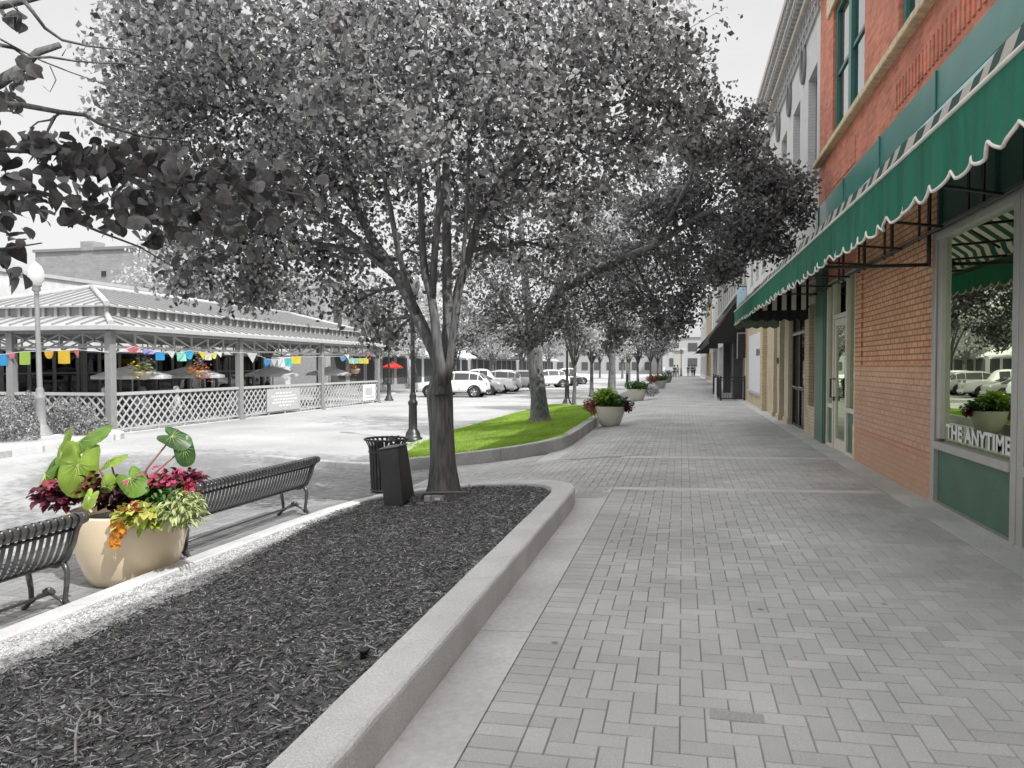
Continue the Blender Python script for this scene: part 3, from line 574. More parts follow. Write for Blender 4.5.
for pr, us, x, y, s, rz, lb in [(pB, uB, -18.8, 43.5, 1.05, 0, 'pale sunlit tree just past the far corner of the pavilion'), (pB, uB, -19.5, 52, 1.1, 1.4, 'pale tree behind the white parked suv'), (pA, uA, -19, 61, 1.15, 2.4, 'tree behind the row of parked cars, right of the big trunk'),
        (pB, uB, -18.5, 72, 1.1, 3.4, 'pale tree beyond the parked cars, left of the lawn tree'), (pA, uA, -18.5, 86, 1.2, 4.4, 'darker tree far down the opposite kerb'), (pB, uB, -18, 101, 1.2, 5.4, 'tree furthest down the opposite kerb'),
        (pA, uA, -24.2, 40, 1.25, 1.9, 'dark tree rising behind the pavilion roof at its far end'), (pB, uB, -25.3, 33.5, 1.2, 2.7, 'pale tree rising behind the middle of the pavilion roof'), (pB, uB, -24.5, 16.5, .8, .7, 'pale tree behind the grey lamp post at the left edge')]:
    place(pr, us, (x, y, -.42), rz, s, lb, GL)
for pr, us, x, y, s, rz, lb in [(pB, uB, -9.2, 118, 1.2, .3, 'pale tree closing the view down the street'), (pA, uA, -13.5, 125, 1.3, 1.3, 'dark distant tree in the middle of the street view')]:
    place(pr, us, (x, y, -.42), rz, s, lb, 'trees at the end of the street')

# near branch hanging in from the left: its trunk stands just outside the frame
bn = Vector((-4.0, .6, -.2)); th = thing('pear_tree', 'near tree with big dark leaves and bare twigs hanging in at the upper left', 'tree', tuple(bn))
tk = MB(); tk.tube([bn + Vector((0,0,-.1)), bn + Vector((0,0,.1)), bn + Vector((.03,0,1.2)), bn + Vector((.1,.1,2.2)), bn + Vector((.1,.3,3.6)), bn + Vector((0,.3,5))], [.2,.15,.12,.11,.08,.03], 12)
tk.tube([bn + Vector((.06,0,1.7)), bn + Vector((.5,.6,2.2)), Vector(at(-120,95,2.5)), Vector(at(-40,100,2.6)), Vector(at(0,82,2.7)), Vector(at(22,68,2.7)), Vector(at(38,52,2.75)), Vector(at(60,45,2.8))], [.07,.05,.035,.028,.022,.017,.014,.011], 9)
obj('trunk', tk, m_bark, th)
cr_b = [(-3.5,2,5.6,1.2,1500),(-2.8,3,6,1.0,1300),(-4.6,3,5.7,1.2,1500),(-3.4,4.6,6.6,1.2,1500),(-5.2,1,5.2,1.2,1300),(-5.3,4.8,6.8,1.1,1300),(-2.3,5.6,7.4,1.0,1000),(-6.3,3.2,5.8,1.1,1200),(-4.3,6.4,8.2,1.1,1100)]
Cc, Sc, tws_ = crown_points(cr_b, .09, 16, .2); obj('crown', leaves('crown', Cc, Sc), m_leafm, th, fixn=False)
bb = MB()
for c_, cl_ in tws_: bb.tube(curve(bn + Vector((.1,.3,3.4)), c_, .05, 5), [.05,.04,.03,.025,.02,.01], 6)
def tw(pts_, r0, r1): n_ = len(pts_); bb.tube([Vector(at(*p)) for p in pts_], [r0 + (r1-r0)*i/(n_-1) for i in range(n_)], 6)
tw([(-160,40,2.4),(-60,20,2.6),(0,6,2.7),(24,1,2.7),(60,-8,2.8)], .02, .008)
tw([(24,1,2.7),(33,12,2.7),(45,28,2.75),(62,40,2.8),(88,46,2.8),(125,50,2.9),(160,62,3.0)], .009, .002)
tw([(0,45,2.6),(14,48,2.7),(28,58,2.7),(50,57,2.7),(75,61,2.8),(102,63,2.8),(150,64,2.9)], .007, .002)
tw([(0,39,2.6),(20,50,2.7),(42,61,2.7),(70,72,2.8),(104,84,2.9),(160,100,3.0)], .004, .0015)
tw([(-60,98,2.5),(0,104,2.5),(22,105,2.5),(60,112,2.55),(85,115,2.6),(100,124,2.6),(140,136,2.7),(190,142,2.8)], .012, .003)
tw([(60,113,2.55),(50,120,2.55),(38,122,2.55),(30,128,2.5)], .005, .002); tw([(55,116,2.5),(48,130,2.5),(46,140,2.5)], .006, .002); tw([(-40,160,2.3),(0,150,2.4),(45,152,2.5),(110,162,2.6),(180,180,2.8),(235,200,3.0)], .010, .003)
tw([(-40,200,2.3),(30,190,2.4),(90,205,2.6),(150,222,2.8),(210,232,3.0)], .010, .003); tw([(180,180,2.8),(250,185,2.9),(300,195,3.0),(328,205,3.1)], .006, .002); tw([(60,215,2.5),(100,232,2.6),(140,247,2.7),(178,270,2.8)], .006, .002); tw([(-20,250,2.3),(10,248,2.3),(42,243,2.4)], .004, .002)
tw([(2,18,2.6),(18,16,2.6),(16,25,2.6)], .003, .001); tw([(50,66,2.7),(56,80,2.7),(50,92,2.7),(43,86,2.7)], .0025, .001); tw([(62,56,2.75),(66,49,2.75)], .0022, .001); tw([(140,247,2.7),(138,258,2.7)], .002, .001)
obj('branches', bb, m_bark, th, fixn=False)
lm = MB()
def bigleaf(c, L, mbx):
    c = Vector(c); d = Vector((random.gauss(0, .6), random.gauss(0, .6), random.gauss(-.45, .5))).normalized(); s = d.cross(Vector((random.gauss(0,1), random.gauss(0,1), random.gauss(.5,.8)))).normalized(); n_ = s.cross(d); cup = random.uniform(.05, .5); bend = random.uniform(-.5, .15)
    prof = [(0,.0),(.12,.26),(.3,.38),(.5,.37),(.7,.26),(.87,.11),(1,.0)]; V_ = []; F_ = []
    for t, w_ in prof:
        m_ = c + d*(t-.5)*L + n_*bend*L*(t*t); V_ += [m_ - s*w_*L + n_*cup*w_*L, m_, m_ + s*w_*L + n_*cup*w_*L]
    for i in range(len(prof)-1): F_ += [(3*i,3*i+1,3*i+4,3*i+3), (3*i+1,3*i+2,3*i+5,3*i+4)]
    mbx.add(V_, F_, random.random(), 0, True)
zones = [(0,120,8,30,2.3,2.5,18),(20,60,130,160,2.4,2.55,24),(60,110,150,175,2.4,2.7,40),(110,190,150,200,2.5,2.9,62),(0,70,170,225,2.3,2.6,42),(70,150,185,225,2.4,2.8,44),(150,235,175,235,2.6,3.0,54),(0,25,75,115,2.5,2.6,16),(0,30,228,285,2.3,2.5,14),
         (230,262,180,225,2.8,3.1,14),(140,190,225,245,2.7,2.9,10),(-80,0,80,280,2.2,2.5,50),(170,215,255,275,2.9,3.1,5),(6,22,8,26,2.6,2.7,7),(25,35,60,78,2.6,2.7,4)]
zones = zones[1:] + [(200,275,150,215,2.8,3.1,34),(90,200,140,175,2.6,2.9,34),(0,90,135,175,2.4,2.6,26),(100,215,205,240,2.7,3.0,24),(215,268,225,250,2.9,3.1,8),(190,262,235,262,2.9,3.1,10),(262,325,165,232,2.95,3.2,28),(180,262,160,215,2.8,3.0,30)]
for (u0, u1, v0, v1, d0, d1, k) in zones:
    for _ in range(int(k*1.4)): bigleaf(at(random.uniform(u0, u1), random.uniform(v0, v1), random.uniform(d0, d1)), random.uniform(.035, .074), lm)
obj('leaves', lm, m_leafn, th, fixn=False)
# ---------------------------------------------------------------- right-hand buildings
m_brick = brickmat('red_brick', (.70,.23,.14), (.46,.14,.09), (.42,.26,.20), dark=.22, msize=.008,
    lower=[(1.62, .03, (.40,.27,.19), .55), (.80, .35, (.30,.15,.11), .7), (.62, .03, (.50,.22,.15), .9), (.50, .10, (.42,.31,.20), .75)])
m_brickp = brickmat('pier_brick', (.84,.47,.275), (.70,.36,.20), (.36,.19,.12), dark=.14, msize=.010, bh=.076, bw=.22, bump=1.0,
    lower=[(1.60, .02, (.74,.54,.40), .5), (1.30, .12, (.48,.30,.23), .6), (.62, .03, (.60,.29,.18), .7), (.50, .08, (.50,.37,.25), .6)])
m_tanb = brickmat('tan_brick', (.60,.50,.33), (.50,.42,.28), (.34,.31,.25), dark=.15)
m_greyb = brickmat('painted_brick', G(.66), G(.62), G(.5), dark=.08, bump=.3)
m_dkb = brickmat('dark_brick', G(.07), G(.05), G(.10), dark=.2)
m_green = M('green_paint', (.07,.16,.11), .45, var=.12, vs_=3)
m_greend = M('green_board', (.012,.06,.045), .6, var=.15, vs_=3)
m_teal = M('teal_frame', (.03,.15,.13), .4, var=.12)
m_band = M('green_fascia', (.05,.22,.19), .35, var=.12, vs_=2, spec=.6)
m_cream = M('cream_frame', (.70,.65,.56), .45, var=.06, spec=.5)
m_alu = M('aluminium_frame', (.50,.49,.46), .35, metal=.35, var=.05)
m_stone = M('ledge_stone', (.66,.57,.38), .9, var=.25, vs_=9, bump=.6, bs=25)
m_tan = M('tan_render', (.58,.50,.37), .85, var=.1, vs_=4)
m_wht = M('white_board', (.68,.71,.72), .6, var=.03)
m_canvas = M('green_canvas', (.02,.19,.12), .75, var=.22, vs_=5, bump=.6, bs=7, stretch=(1,2.2,.22), trans=.25, tcol=(.03,.20,.13))
m_stripe = stripemat('striped_canvas', (.62,.58,.52), (.03,.10,.085), .32, .5, 1, .4)
m_stripx = stripemat('striped_panel', (.85,.80,.74), (.006,.02,.017), .20, .5, 0, .6)
m_piping = M('piping', (.80,.76,.70), .7)
m_blackc = M('black_canvas', G(.012), .8)
m_blackst = M('black_stone', G(.02), .35, var=.3, vs_=8)
m_shade = M('window_shade', G(.07), .9)
m_blue = M('pale_blue_flashing', (.55,.78,.84), .4)
FX = 2.78
def wall(mb, y0, y1, z0, z1, ops, x0=FX, x1=FX + .35, a=.5):
    ys_ = sorted(set([y0, y1] + [v for o in ops for v in (o[0], o[1]) if y0 < v < y1]))
    for a_, b_ in zip(ys_[:-1], ys_[1:]):
        cov = sorted([(o[2], o[3]) for o in ops if o[0] < (a_+b_)/2 < o[1]]); z = z0
        for (c, d) in cov:
            if c > z: mb.box(x0, x1, a_, b_, z, min(c, z1), a)
            z = max(z, d)
        if z < z1: mb.box(x0, x1, a_, b_, z, z1, a)
def window(root, y0, y1, z0, z1, mf, mg, x=FX + .12, s=1, fw=.07, mull=1, sash=True, back=m_shade, sill=None, backd=.35, double=False):
    f = MB(); D_ = .07 * s
    X = lambda q: x + q * s
    def bx(a, b, c, d, e, g): f.box(min(X(a), X(b)), max(X(a), X(b)), c, d, e, g)
    bx(0, .08, y0, y0+fw, z0, z1); bx(0, .08, y1-fw, y1, z0, z1); bx(.002, .078, y0+fw, y1-fw, z1-fw, z1); bx(.002, .078, y0+fw, y1-fw, z0, z0+fw)
    for k in range(1, mull + 1):
        ym = y0 + (y1-y0)*k/(mull+1); bx(-.01, .07, ym-fw*.9, ym+fw*.9, z0+fw, z1-fw)
    if sash: zm = (z0+z1)/2; bx(.02, .072, y0+fw, y1-fw, zm-.035, zm+.035)
    fo = obj('window', f, mf, root, bevel=.006)
    p = MB(); p.box(min(X(.05), X(.056)), max(X(.05), X(.056)), y0+fw*.5, y1-fw*.5, z0+fw*.5, z1-fw*.5); obj('pane', p, mg, fo)
    if back:
        b = MB(); b.box(min(X(backd), X(backd+.02)), max(X(backd), X(backd+.02)), y0-.1, y1+.1, z0-.1, z1+.1); obj('blind', b, back, fo)
    if sill: sl = MB(); sl.box(min(X(-.18), X(.06)), max(X(-.18), X(.06)), y0-.08, y1+.08, z0-.10, z0-.002); obj('sill', sl, sill, fo, bevel=.008)
    return fo

# --- red brick shop building
ba = thing('brick_building', 'red brick shop building with green trim, second floor windows and the striped awning', 'building', (FX, 6, 0))
W2 = [(12.75, 15.3), (8.55, 10.85), (4.3, 6.65), (.2, 2.5)]
mb = MB(); ops = [(a, b, 5.8, 8.4) for a, b in W2]
wall(mb, -3, 16.65, 4.4, 9.2, ops); mb.box(FX, FX+.35, -3, 2.76, 0, 4.4); mb.box(FX+.01, FX+.35, 13.05, 15.55, 3.25, 4.4); mb.box(FX+.35, FX+7, 16.35, 16.65, 0, 9.2); mb.box(FX+.35, FX+7, -3, -2.7, 0, 9.2); mb.box(FX+.36, FX+7, -2.7, 16.35, 8.9, 9.15)
mb.box(FX+6.7, FX+7, -2.7, 16.35, 0, 8.9)
obj('wall', mb, m_brick, ba)
mb = MB(); mb.box(FX, FX+.35, 9.17, 12.62, 0, 4.4); mb.box(FX-.03, FX+.3, 12.62, 13.05, .0, 4.39); mb.box(FX-.028, FX+.01, 9.18, 12.62, 0.002, 1.62)
mb.box(FX-.04, FX-.03, 9.19, 12.6, .56, .60)
obj('brick_pier', mb, m_brickp, ba)
mb = MB()
for k in range(60):
    y = 3.0 + k * .135
    if y < 10.95: mb.box(FX-.022, FX+.01, y, y+.075, 5.03, 5.36)
mb.box(FX-.012, FX+.01, 13.3, 15.2, 4.98, 5.42); obj('brick_course', mb, m_brick, ba, bevel=.004)
mb = MB()
y = -3.0
while y < 16.5: L_ = random.uniform(1.1, 1.7); mb.box(FX-.13, FX+.1, y+.004, min(y+L_, 16.7), 5.73, 5.84 + random.uniform(-.004, .004)); y += L_
obj('ledge', mb, m_stone, ba, bevel=.02)
for a, b in W2: obj('lintel', MB().box(FX-.05, FX+.2, a-.45, b+.45, 8.402, 8.78), m_stone, ba, bevel=.015); window(ba, a+.02, b-.02, 5.84, 8.4, m_teal, m_glassw, x=FX+.05, fw=.11, mull=1)
obj('cornice', MB().box(FX-.2, FX+.3, -3, 16.65, 9.2, 9.5), m_stone, ba, bevel=.03)
mb = MB(); y = -2.9
while y < 16.6: mb.box(FX-.06, FX-.002, y+.006, min(y+2.4, 16.64), 4.42, 4.86); mb.box(FX-.08, FX-.062, y-.03, y+.03, 4.42, 4.86); y += 2.4
obj('fascia', mb, m_band, ba, bevel=.004); obj('flashing', MB().box(FX-.07, FX-.03, -2.9, 16.7, 4.34, 4.40), m_blue, ba)
mb = MB()
for y0 in (2.97, 5.03, 7.10): mb.box(FX+.02, FX+.2, y0+.01, y0+2.03, 3.09, 4.38)
for y0 in (3.0, 4.5, 6.0, 7.6, 9.1): mb.box(FX-.012, FX+.018, y0+.0, y0+.07, 3.10, 4.37)
obj('signboard', mb, m_greend, ba)
mb = MB(); mb.box(FX-.06, FX+.3, 15.55, 16.6, 0.02, 4.38); mb.box(FX-.075, FX-.061, 15.62, 15.7, .02, 4.38); obj('pillar', mb, m_green, ba, bevel=.008)
obj('stone_quoin', MB().box(FX-.045, FX+.1, 12.98, 13.12, .02, .66), m_stone, ba, bevel=.03)
# storefront windows
def storefront(y0, y1, name='shop_window'):
    f = MB(); x0, x1 = FX-.05, FX+.09
    f.box(x0, x1, y0, y0+.11, .07, 3.08); f.box(x0, x1, y1-.11, y1, .07, 3.08)
    f.box(x0+.02, x1, y1-.24, y1-.13, .80, 3.0)
    f.box(x0+.002, x1, y0+.11, y1-.11, 2.99, 3.078); f.box(x0-.02, x1, y0+.11, y1-.11, .69, .775); f.box(x0-.012, x1, y0-.001, y1+.001, .03, .105)
    o = obj(name, f, m_alu, ba, bevel=.006)
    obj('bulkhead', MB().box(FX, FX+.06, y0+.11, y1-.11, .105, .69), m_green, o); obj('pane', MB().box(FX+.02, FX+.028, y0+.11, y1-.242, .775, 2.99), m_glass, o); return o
o1 = storefront(6.98, 9.17); o2 = storefront(4.86, 6.96); o3 = storefront(2.76, 4.84)
# lettering on the first window
def text_mesh(s, size, xs=1.0, bold=.0, depth=.002):
    cu = bpy.data.curves.new('t', 'FONT'); cu.body = s; cu.size = size; cu.offset = bold; cu.extrude = depth; cu.align_x = 'LEFT'; cu.space_character = 1.05
    o = bpy.data.objects.new('t', cu); COL.objects.link(o); dg = bpy.context.evaluated_depsgraph_get(); me = bpy.data.meshes.new_from_object(o.evaluated_get(dg)); bpy.data.objects.remove(o); me.materials.clear()
    me.transform(Matrix.Diagonal((xs, 1, 1, 1))); return me
def wall_text(me, x, ystart, z, side=-1):
    # text runs towards -Y as read by someone facing +X
    me.transform(Matrix(((0,0,-1,0),(-1,0,0,0),(0,1,0,0),(0,0,0,1)))); me.transform(Matrix.Translation((x, ystart, z))); return me
tm = text_mesh('THE ANYTIME', .215, 1.0, .0065); wd_ = max(v.co.x for v in tm.vertices); tm.transform(Matrix.Diagonal((1.62 / wd_, 1, 1, 1)))
tm = wall_text(tm, FX + .012, 8.85, .825)
obj('lettering', tm, M('vinyl', G(.8), .5), o1)
# interior of the shop behind the glass
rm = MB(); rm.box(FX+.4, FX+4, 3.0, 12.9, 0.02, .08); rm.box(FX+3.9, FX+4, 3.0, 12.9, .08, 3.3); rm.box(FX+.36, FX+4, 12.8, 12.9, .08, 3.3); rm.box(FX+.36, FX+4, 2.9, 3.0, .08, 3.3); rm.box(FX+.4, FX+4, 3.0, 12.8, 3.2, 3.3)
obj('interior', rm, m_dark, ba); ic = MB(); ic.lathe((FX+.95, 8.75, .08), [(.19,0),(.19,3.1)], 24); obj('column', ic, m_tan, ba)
# entrance
dr = MB(); x0, x1 = FX-.02, FX+.10
for y in (13.06, 13.72, 14.86, 15.46): dr.box(x0, x1, y, y+.09, .03, 3.22)
for a, b in ((13.15, 13.72), (14.95, 15.46)): dr.box(x0+.003, x1, a, b, .80, .88); dr.box(x0+.003, x1, a, b, .03, .12); dr.box(x0+.003, x1, a, b, 3.14, 3.22)
dr.box(x0+.003, x1, 13.81, 14.86, 2.47, 2.55); dr.box(x0+.003, x1, 13.81, 14.86, 3.14, 3.22); dr.box(x0-.03, x1, 13.06, 15.55, .0, .028)
do = obj('shopfront_frame', dr, m_cream, ba, bevel=.006)
obj('bulkhead', MB().box(FX+.02, FX+.06, 13.15, 13.72, .12, .80).box(FX+.02, FX+.06, 14.95, 15.46, .12, .80), m_green, do)
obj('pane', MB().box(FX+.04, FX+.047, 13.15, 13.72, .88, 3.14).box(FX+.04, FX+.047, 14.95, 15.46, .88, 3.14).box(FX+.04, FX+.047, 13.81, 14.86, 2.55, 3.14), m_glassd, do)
d = MB(); d.box(FX, FX+.06, 13.82, 13.93, .04, 2.46); d.box(FX, FX+.06, 14.74, 14.85, .04, 2.46); d.box(FX+.002, FX+.058, 13.93, 14.74, 2.34, 2.46); d.box(FX+.002, FX+.058, 13.93, 14.74, .04, .26)
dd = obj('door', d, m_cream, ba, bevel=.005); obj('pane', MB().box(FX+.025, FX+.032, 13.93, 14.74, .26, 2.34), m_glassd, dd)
h = MB(); h.tube([(FX-.01,14.72,1.02),(FX-.09,14.72,1.02),(FX-.09,14.72,1.36),(FX-.01,14.72,1.36)], .016, 8); obj('handle', h, m_black, dd)
hh = MB(); hh.lathe((FX-.02, 14.8, .95), [(.02,0),(.02,.05)], 8); obj('lock', hh, m_black, dd)

# --- green awning over the first shops
aw = thing('awning', 'long green awning with a scalloped white edged valance and striped top over the brick shop', 'awning', (FX-.06, 10, 2.6))
A0, A1, XF, XW, ZF, ZW = -1.0, 22.2, 1.46, 2.67, 2.95, 4.14
dz = lambda y: .05 + .0088*max(0, y-5)
mb = MB(); n_ = 300
for i in range(n_ + 1):
    y = A0 + (A1-A0)*i/n_; sagx = .012*math.sin(y*2.9)+.006*math.sin(y*7.3)
    for (px_, pz_) in ((XF, ZF), (XF+.05, ZF+.08), (XF+.08, ZF+.18), (2.05, 3.6), (XW, ZW)): mb.v.append((px_ + sagx, y, pz_ + dz(y)*(1 if px_ < 2 else .3) - (.02*abs(math.sin(PI*y/1.52)) if px_ > 2 else 0)))
mb.f = [(i*5+k, (i+1)*5+k, (i+1)*5+k+1, i*5+k+1) for i in range(n_) for k in range(4)]; mb.a=[.5]*len(mb.f); mb.m=[0]*len(mb.f); mb.sm=[True]*len(mb.f)
obj('canopy', mb, m_stripe, aw, fixn=False)
mb = MB(); n_ = 1400; pipe = []
for i in range(n_ + 1):
    y = A0 + (A1-A0)*i/n_; rip = .017*math.sin(y*9.1+math.sin(y*2.3)*2)+.011*math.sin(y*23+1.6*math.sin(y*3.1)); ph = (y % .31)/.31
    zb = 2.565 + dz(y) + .075*(1-math.sin(PI*ph)**.7) + .012*math.sin(y*1.7)
    for k in range(5): t = k/4; mb.v.append((XF - .004 + rip*t*.9, y, ZF + dz(y) + .01 + (zb-ZF-dz(y)-.01)*t))
    pipe.append((XF - .004 + rip*.9, y, zb))
mb.f = [(i*5+k, i*5+k+1, (i+1)*5+k+1, (i+1)*5+k) for i in range(n_) for k in range(4)]; mb.a=[.5]*len(mb.f); mb.m=[0]*len(mb.f); mb.sm=[True]*len(mb.f)
va = obj('valance', mb, m_canvas, aw, fixn=False); obj('piping', MB().tube(pipe, .0105, 5), m_piping, va, fixn=False); obj('edge_trim', MB().tube([(XF-.006, y_, ZF+dz(y_)+.008) for y_ in np.linspace(A0, A1, 30)], .014, 6), m_piping, va)
m_grn2 = M('grey_green_canvas', (.10,.12,.085), .8, var=.35, vs_=30, trans=.3)
def endpanel(y, mat_, matv, zt=2.82):
    o = obj('end_panel', MB().prism([(XF+.02, zt), (XW, zt), (XW, ZW-.03), (XF+.13, ZF+.28), (XF+.03, ZF+.06)], 'y', y, y+.012), mat_, aw)
    mb = MB(); k = 90
    for i in range(k+1):
        x = XF + (XW-XF)*i/k; zb = zt-.19 - .05*abs(math.sin(PI*(x-XF)/.24)); mb.v += [(x, y-.01, zt), (x, y-.01+.01*math.sin(x*30), zb)]
    mb.f = [(2*i, 2*i+1, 2*i+3, 2*i+2) for i in range(k)]; mb.a=[.5]*k; mb.m=[0]*k; mb.sm=[True]*k; obj('end_valance', mb, matv, o, fixn=False)
endpanel(17.15, m_stripx, m_blackc); endpanel(22.1, m_canvas, m_grn2, 2.9)
fr = MB(); fr.tube([(2.70,A0,3.06),(2.70,17.1,3.12)], .026, 6); fr.tube([(1.52,A0,2.92),(1.52,17.1,3.02)], .02, 6); fr.tube([(2.70,17.3,2.9),(2.70,22,2.95)], .022, 6)
y = 1.6
while y < 16.5:
    fr.tube([(2.70,y,3.06),(2.70,y,4.15)], .022, 6); fr.tube([(2.70,y+.36,3.06),(2.70,y+.36,4.15)], .016, 6)
    fr.tube([(1.54,y,3.02),(2.70,y+1.05,3.08)], .016, 6); fr.tube([(1.62,y,3.12),(2.66,y,3.85)], .016, 6)
    y += 1.52
fr.tube([(1.52,9.2,2.74),(2.70,9.2,2.74)], .02, 6); fr.tube([(2.70,9.2,2.72),(2.70,9.2,3.06)], .024, 6); fr.tube([(1.52,9.2,2.74),(1.52,9.2,2.95)], .02, 6)
obj('frame', fr, m_black, aw)

# --- tan brick shop with pale upper storey
bb_ = thing('shop_building', 'pale painted building with tan brick shopfront next to the red brick building', 'building', (FX, 21.4, 0))
ops = [(17.0, 17.75, .72, 2.95), (18.35, 20.65, .05, 3.0), (21.5, 22.05, .1, 3.0), (23.0, 23.6, .1, 3.0)]
mb = MB(); wall(mb, 16.66, 26.2, 0, 3.6, ops); obj('wall', mb, m_tanb, bb_)
up = [(17.0, 18.15, 5.5, 8.1), (19.35, 20.5, 5.5, 8.1), (21.7, 22.85, 5.5, 8.1), (24.0, 25.15, 5.5, 8.1)]
mb = MB(); wall(mb, 16.66, 26.2, 3.6, 9.4, up); mb.box(FX+.35, FX+8, 25.9, 26.2, 0, 9.4); mb.box(FX+.36, FX+8, 16.7, 25.9, 9.2, 9.38); obj('upper_wall', mb, m_greyb, bb_)
for (a, b, c, d_) in up: window(bb_, a, b, c, d_, m_grey, m_glassw, x=FX+.16, fw=.07, mull=0, sill=m_pale)
for y in (18.75, 21.1, 23.4): 
    o = MB(); ring = [(FX-.03, y+.26*math.cos(q), 8.72+.42*math.sin(q)) for q in np.linspace(0, 2*PI, 25)]; o.tube(ring, .05, 6, caps=False); o.prism([(y+.22*math.cos(q), 8.72+.38*math.sin(q)) for q in np.linspace(0, 2*PI, 20)[:-1]], 'x', FX-.02, FX+.0); obj('roundel', o, m_grey, bb_)
o = MB()
for k in range(24):
    y = 16.75 + k*.395; o.box(FX-.05, FX+.01, y, y+.05, 9.1, 9.68)
for z in (9.06, 9.36, 9.64): o.box(FX-.055, FX+.008, 16.66, 26.2, z, z+.04)
obj('frieze', o, m_pale, bb_); obj('parapet', MB().box(FX, FX+.35, 16.66, 26.2, 9.4, 10.7), m_greyb, bb_)
o = MB(); o.box(FX-.16, FX, 16.66, 26.2, 9.70, 9.84); o.box(FX-.3, FX, 16.66, 26.2, 9.96, 10.08); o.box(FX-.42, FX+.3, 16.66, 26.2, 10.28, 10.45)
obj('cornice', o, M('cream_cornice', (.58,.53,.46), .8), bb_, bevel=.01); o = MB()
for k in range(38): y = 16.75 + k*.25; o.box(FX-.28, FX-.01, y, y+.09, 9.84, 9.96); o.box(FX-.38, FX-.01, y, y+.11, 10.08, 10.28)
obj('dentils', o, m_pale, bb_)
# recessed window, black double door, cream pilasters
obj('window_recess', MB().box(FX+.15, FX+.2, 17.0, 17.75, .72, 2.95), M('brown_panel', (.16,.12,.09), .8), bb_); obj('notice_case', MB().box(FX+.06, FX+.149, 17.05, 17.45, 1.0, 1.7), m_dark, bb_)
d = MB(); x0 = FX+.05
for y in (18.36, 19.44, 20.55): d.box(x0, x0+.07, y, y+.09, .05, 2.99)
for z in (.05, 1.0, 2.4, 2.92): d.box(x0+.003, x0+.067, 18.45, 20.55, z, z+.08)
do = obj('door', d, m_black, bb_, bevel=.004); obj('pane', MB().box(x0+.03, x0+.036, 18.45, 20.55, .13, 2.92), glassmat('dark_glass', (.5,.5,.5), 1.0, .03, (.1,.1,.1)), do)
obj('handle', MB().tube([(x0-.04,18.6,1.08),(x0-.04,19.35,1.08)], .014, 6).tube([(x0-.04,19.65,1.08),(x0-.04,20.4,1.08)], .014, 6), m_pale, do)
obj('transom', MB().box(x0-.01, x0-.002, 18.45, 20.55, 2.38, 2.44), m_pale, do)
o = MB()
for a, b, px_ in ((20.68, 21.45, .05), (22.08, 22.6, .10), (22.7, 22.95, .05), (23.65, 24.0, .08)): o = MB().box(FX-px_, FX+.02, a, b, .221, 3.5); obj('pilaster', o.box(FX-px_-.03, FX+.015, a-.03, b+.03, .02, .221), m_tan, bb_, bevel=.012)
mol = M('olive_panel', (.14,.13,.10), .8); [obj('side_panel', MB().box(FX+.12, FX+.16, a_, b_, .1, 3.0), mol, bb_) for a_, b_ in ((21.5, 22.05), (23.0, 23.6))]
obj('door_bell', MB().lathe((FX-.13, 22.3, 1.75), [(.0,0),(.05,0),(.045,.03),(0,.035)], 12, axis='x').box(FX-.13, FX-.1, 22.24, 22.36, 1.66, 1.84), m_black, bb_)
obj('cornice_ledge', MB().box(FX-.18, FX+.02, 16.7, 26.1, 3.6, 3.78).box(FX-.1, FX+.02, 16.7, 26.1, 3.42, 3.598), m_pale, bb_, bevel=.015)

# --- building with the white board
bc = thing('shop_building', 'tan brick building with the big white board in its front, before the iron railing', 'building', (FX, 30, 0))
mb = MB(); wall(mb, 26.21, 34.6, 0, 3.7, [(27.1, 32.8, .62, 2.85)]); mb.box(FX-.14, FX-.001, 26.25, 27.0, 0, 3.4); obj('wall', mb, m_tanb, bc)
mb = MB(); up = [(a, a+1.0, 5.0, 7.3) for a in (27.0, 29.2, 31.4)]; wall(mb, 26.21, 34.6, 3.7, 9.2, up); mb.box(FX+.35, FX+8, 34.3, 34.6, 0, 9.2); mb.box(FX+.36, FX+8, 26.3, 34.3, 9.0, 9.18); obj('upper_wall', mb, m_greyb, bc)
for (a, b, c, d_) in up: window(bc, a, b, c, d_, m_grey, m_glassw, x=FX+.16, mull=0, sill=m_pale)
obj('cornice', MB().box(FX-.35, FX+.3, 26.21, 34.6, 9.2, 9.5).box(FX-.15, FX+.2, 26.21, 34.6, 8.8, 9.198), m_pale, bc, bevel=.02); obj('shopfront_cornice', MB().box(FX-.25, FX+.02, 26.3, 34.5, 3.55, 3.8), m_pale, bc, bevel=.02)
wb = obj('window_board', MB().box(FX-.02, FX+.04, 27.1, 32.8, .62, 2.85), m_wht, bc); obj('sill', MB().box(FX-.12, FX+.02, 27.0, 32.9, .52, .615), m_pale, bc, bevel=.01)
tm = text_mesh('824', .34, 1.0, .012, .004); tm.transform(Matrix.Diagonal((2.4, 1, 1, 1))); tm = wall_text(tm, FX-.026, 29.6, 2.0); obj('house_number', tm, m_black, wb)
sg = thing('hanging_sign', 'narrow dark vertical sign projecting from the wall above the iron railing', 'sign', (FX-.2, 34.1, 2.0)); obj('panel', MB().box(FX-.38, FX-.05, 34.1, 34.16, 1.95, 3.0), m_blackst, sg, bevel=.01); obj('frame', MB().box(FX-.42, FX-.39, 34.09, 34.17, 1.92, 3.03).box(FX-.42, FX-.0, 34.11, 34.15, 3.032, 3.07), m_pale, sg)

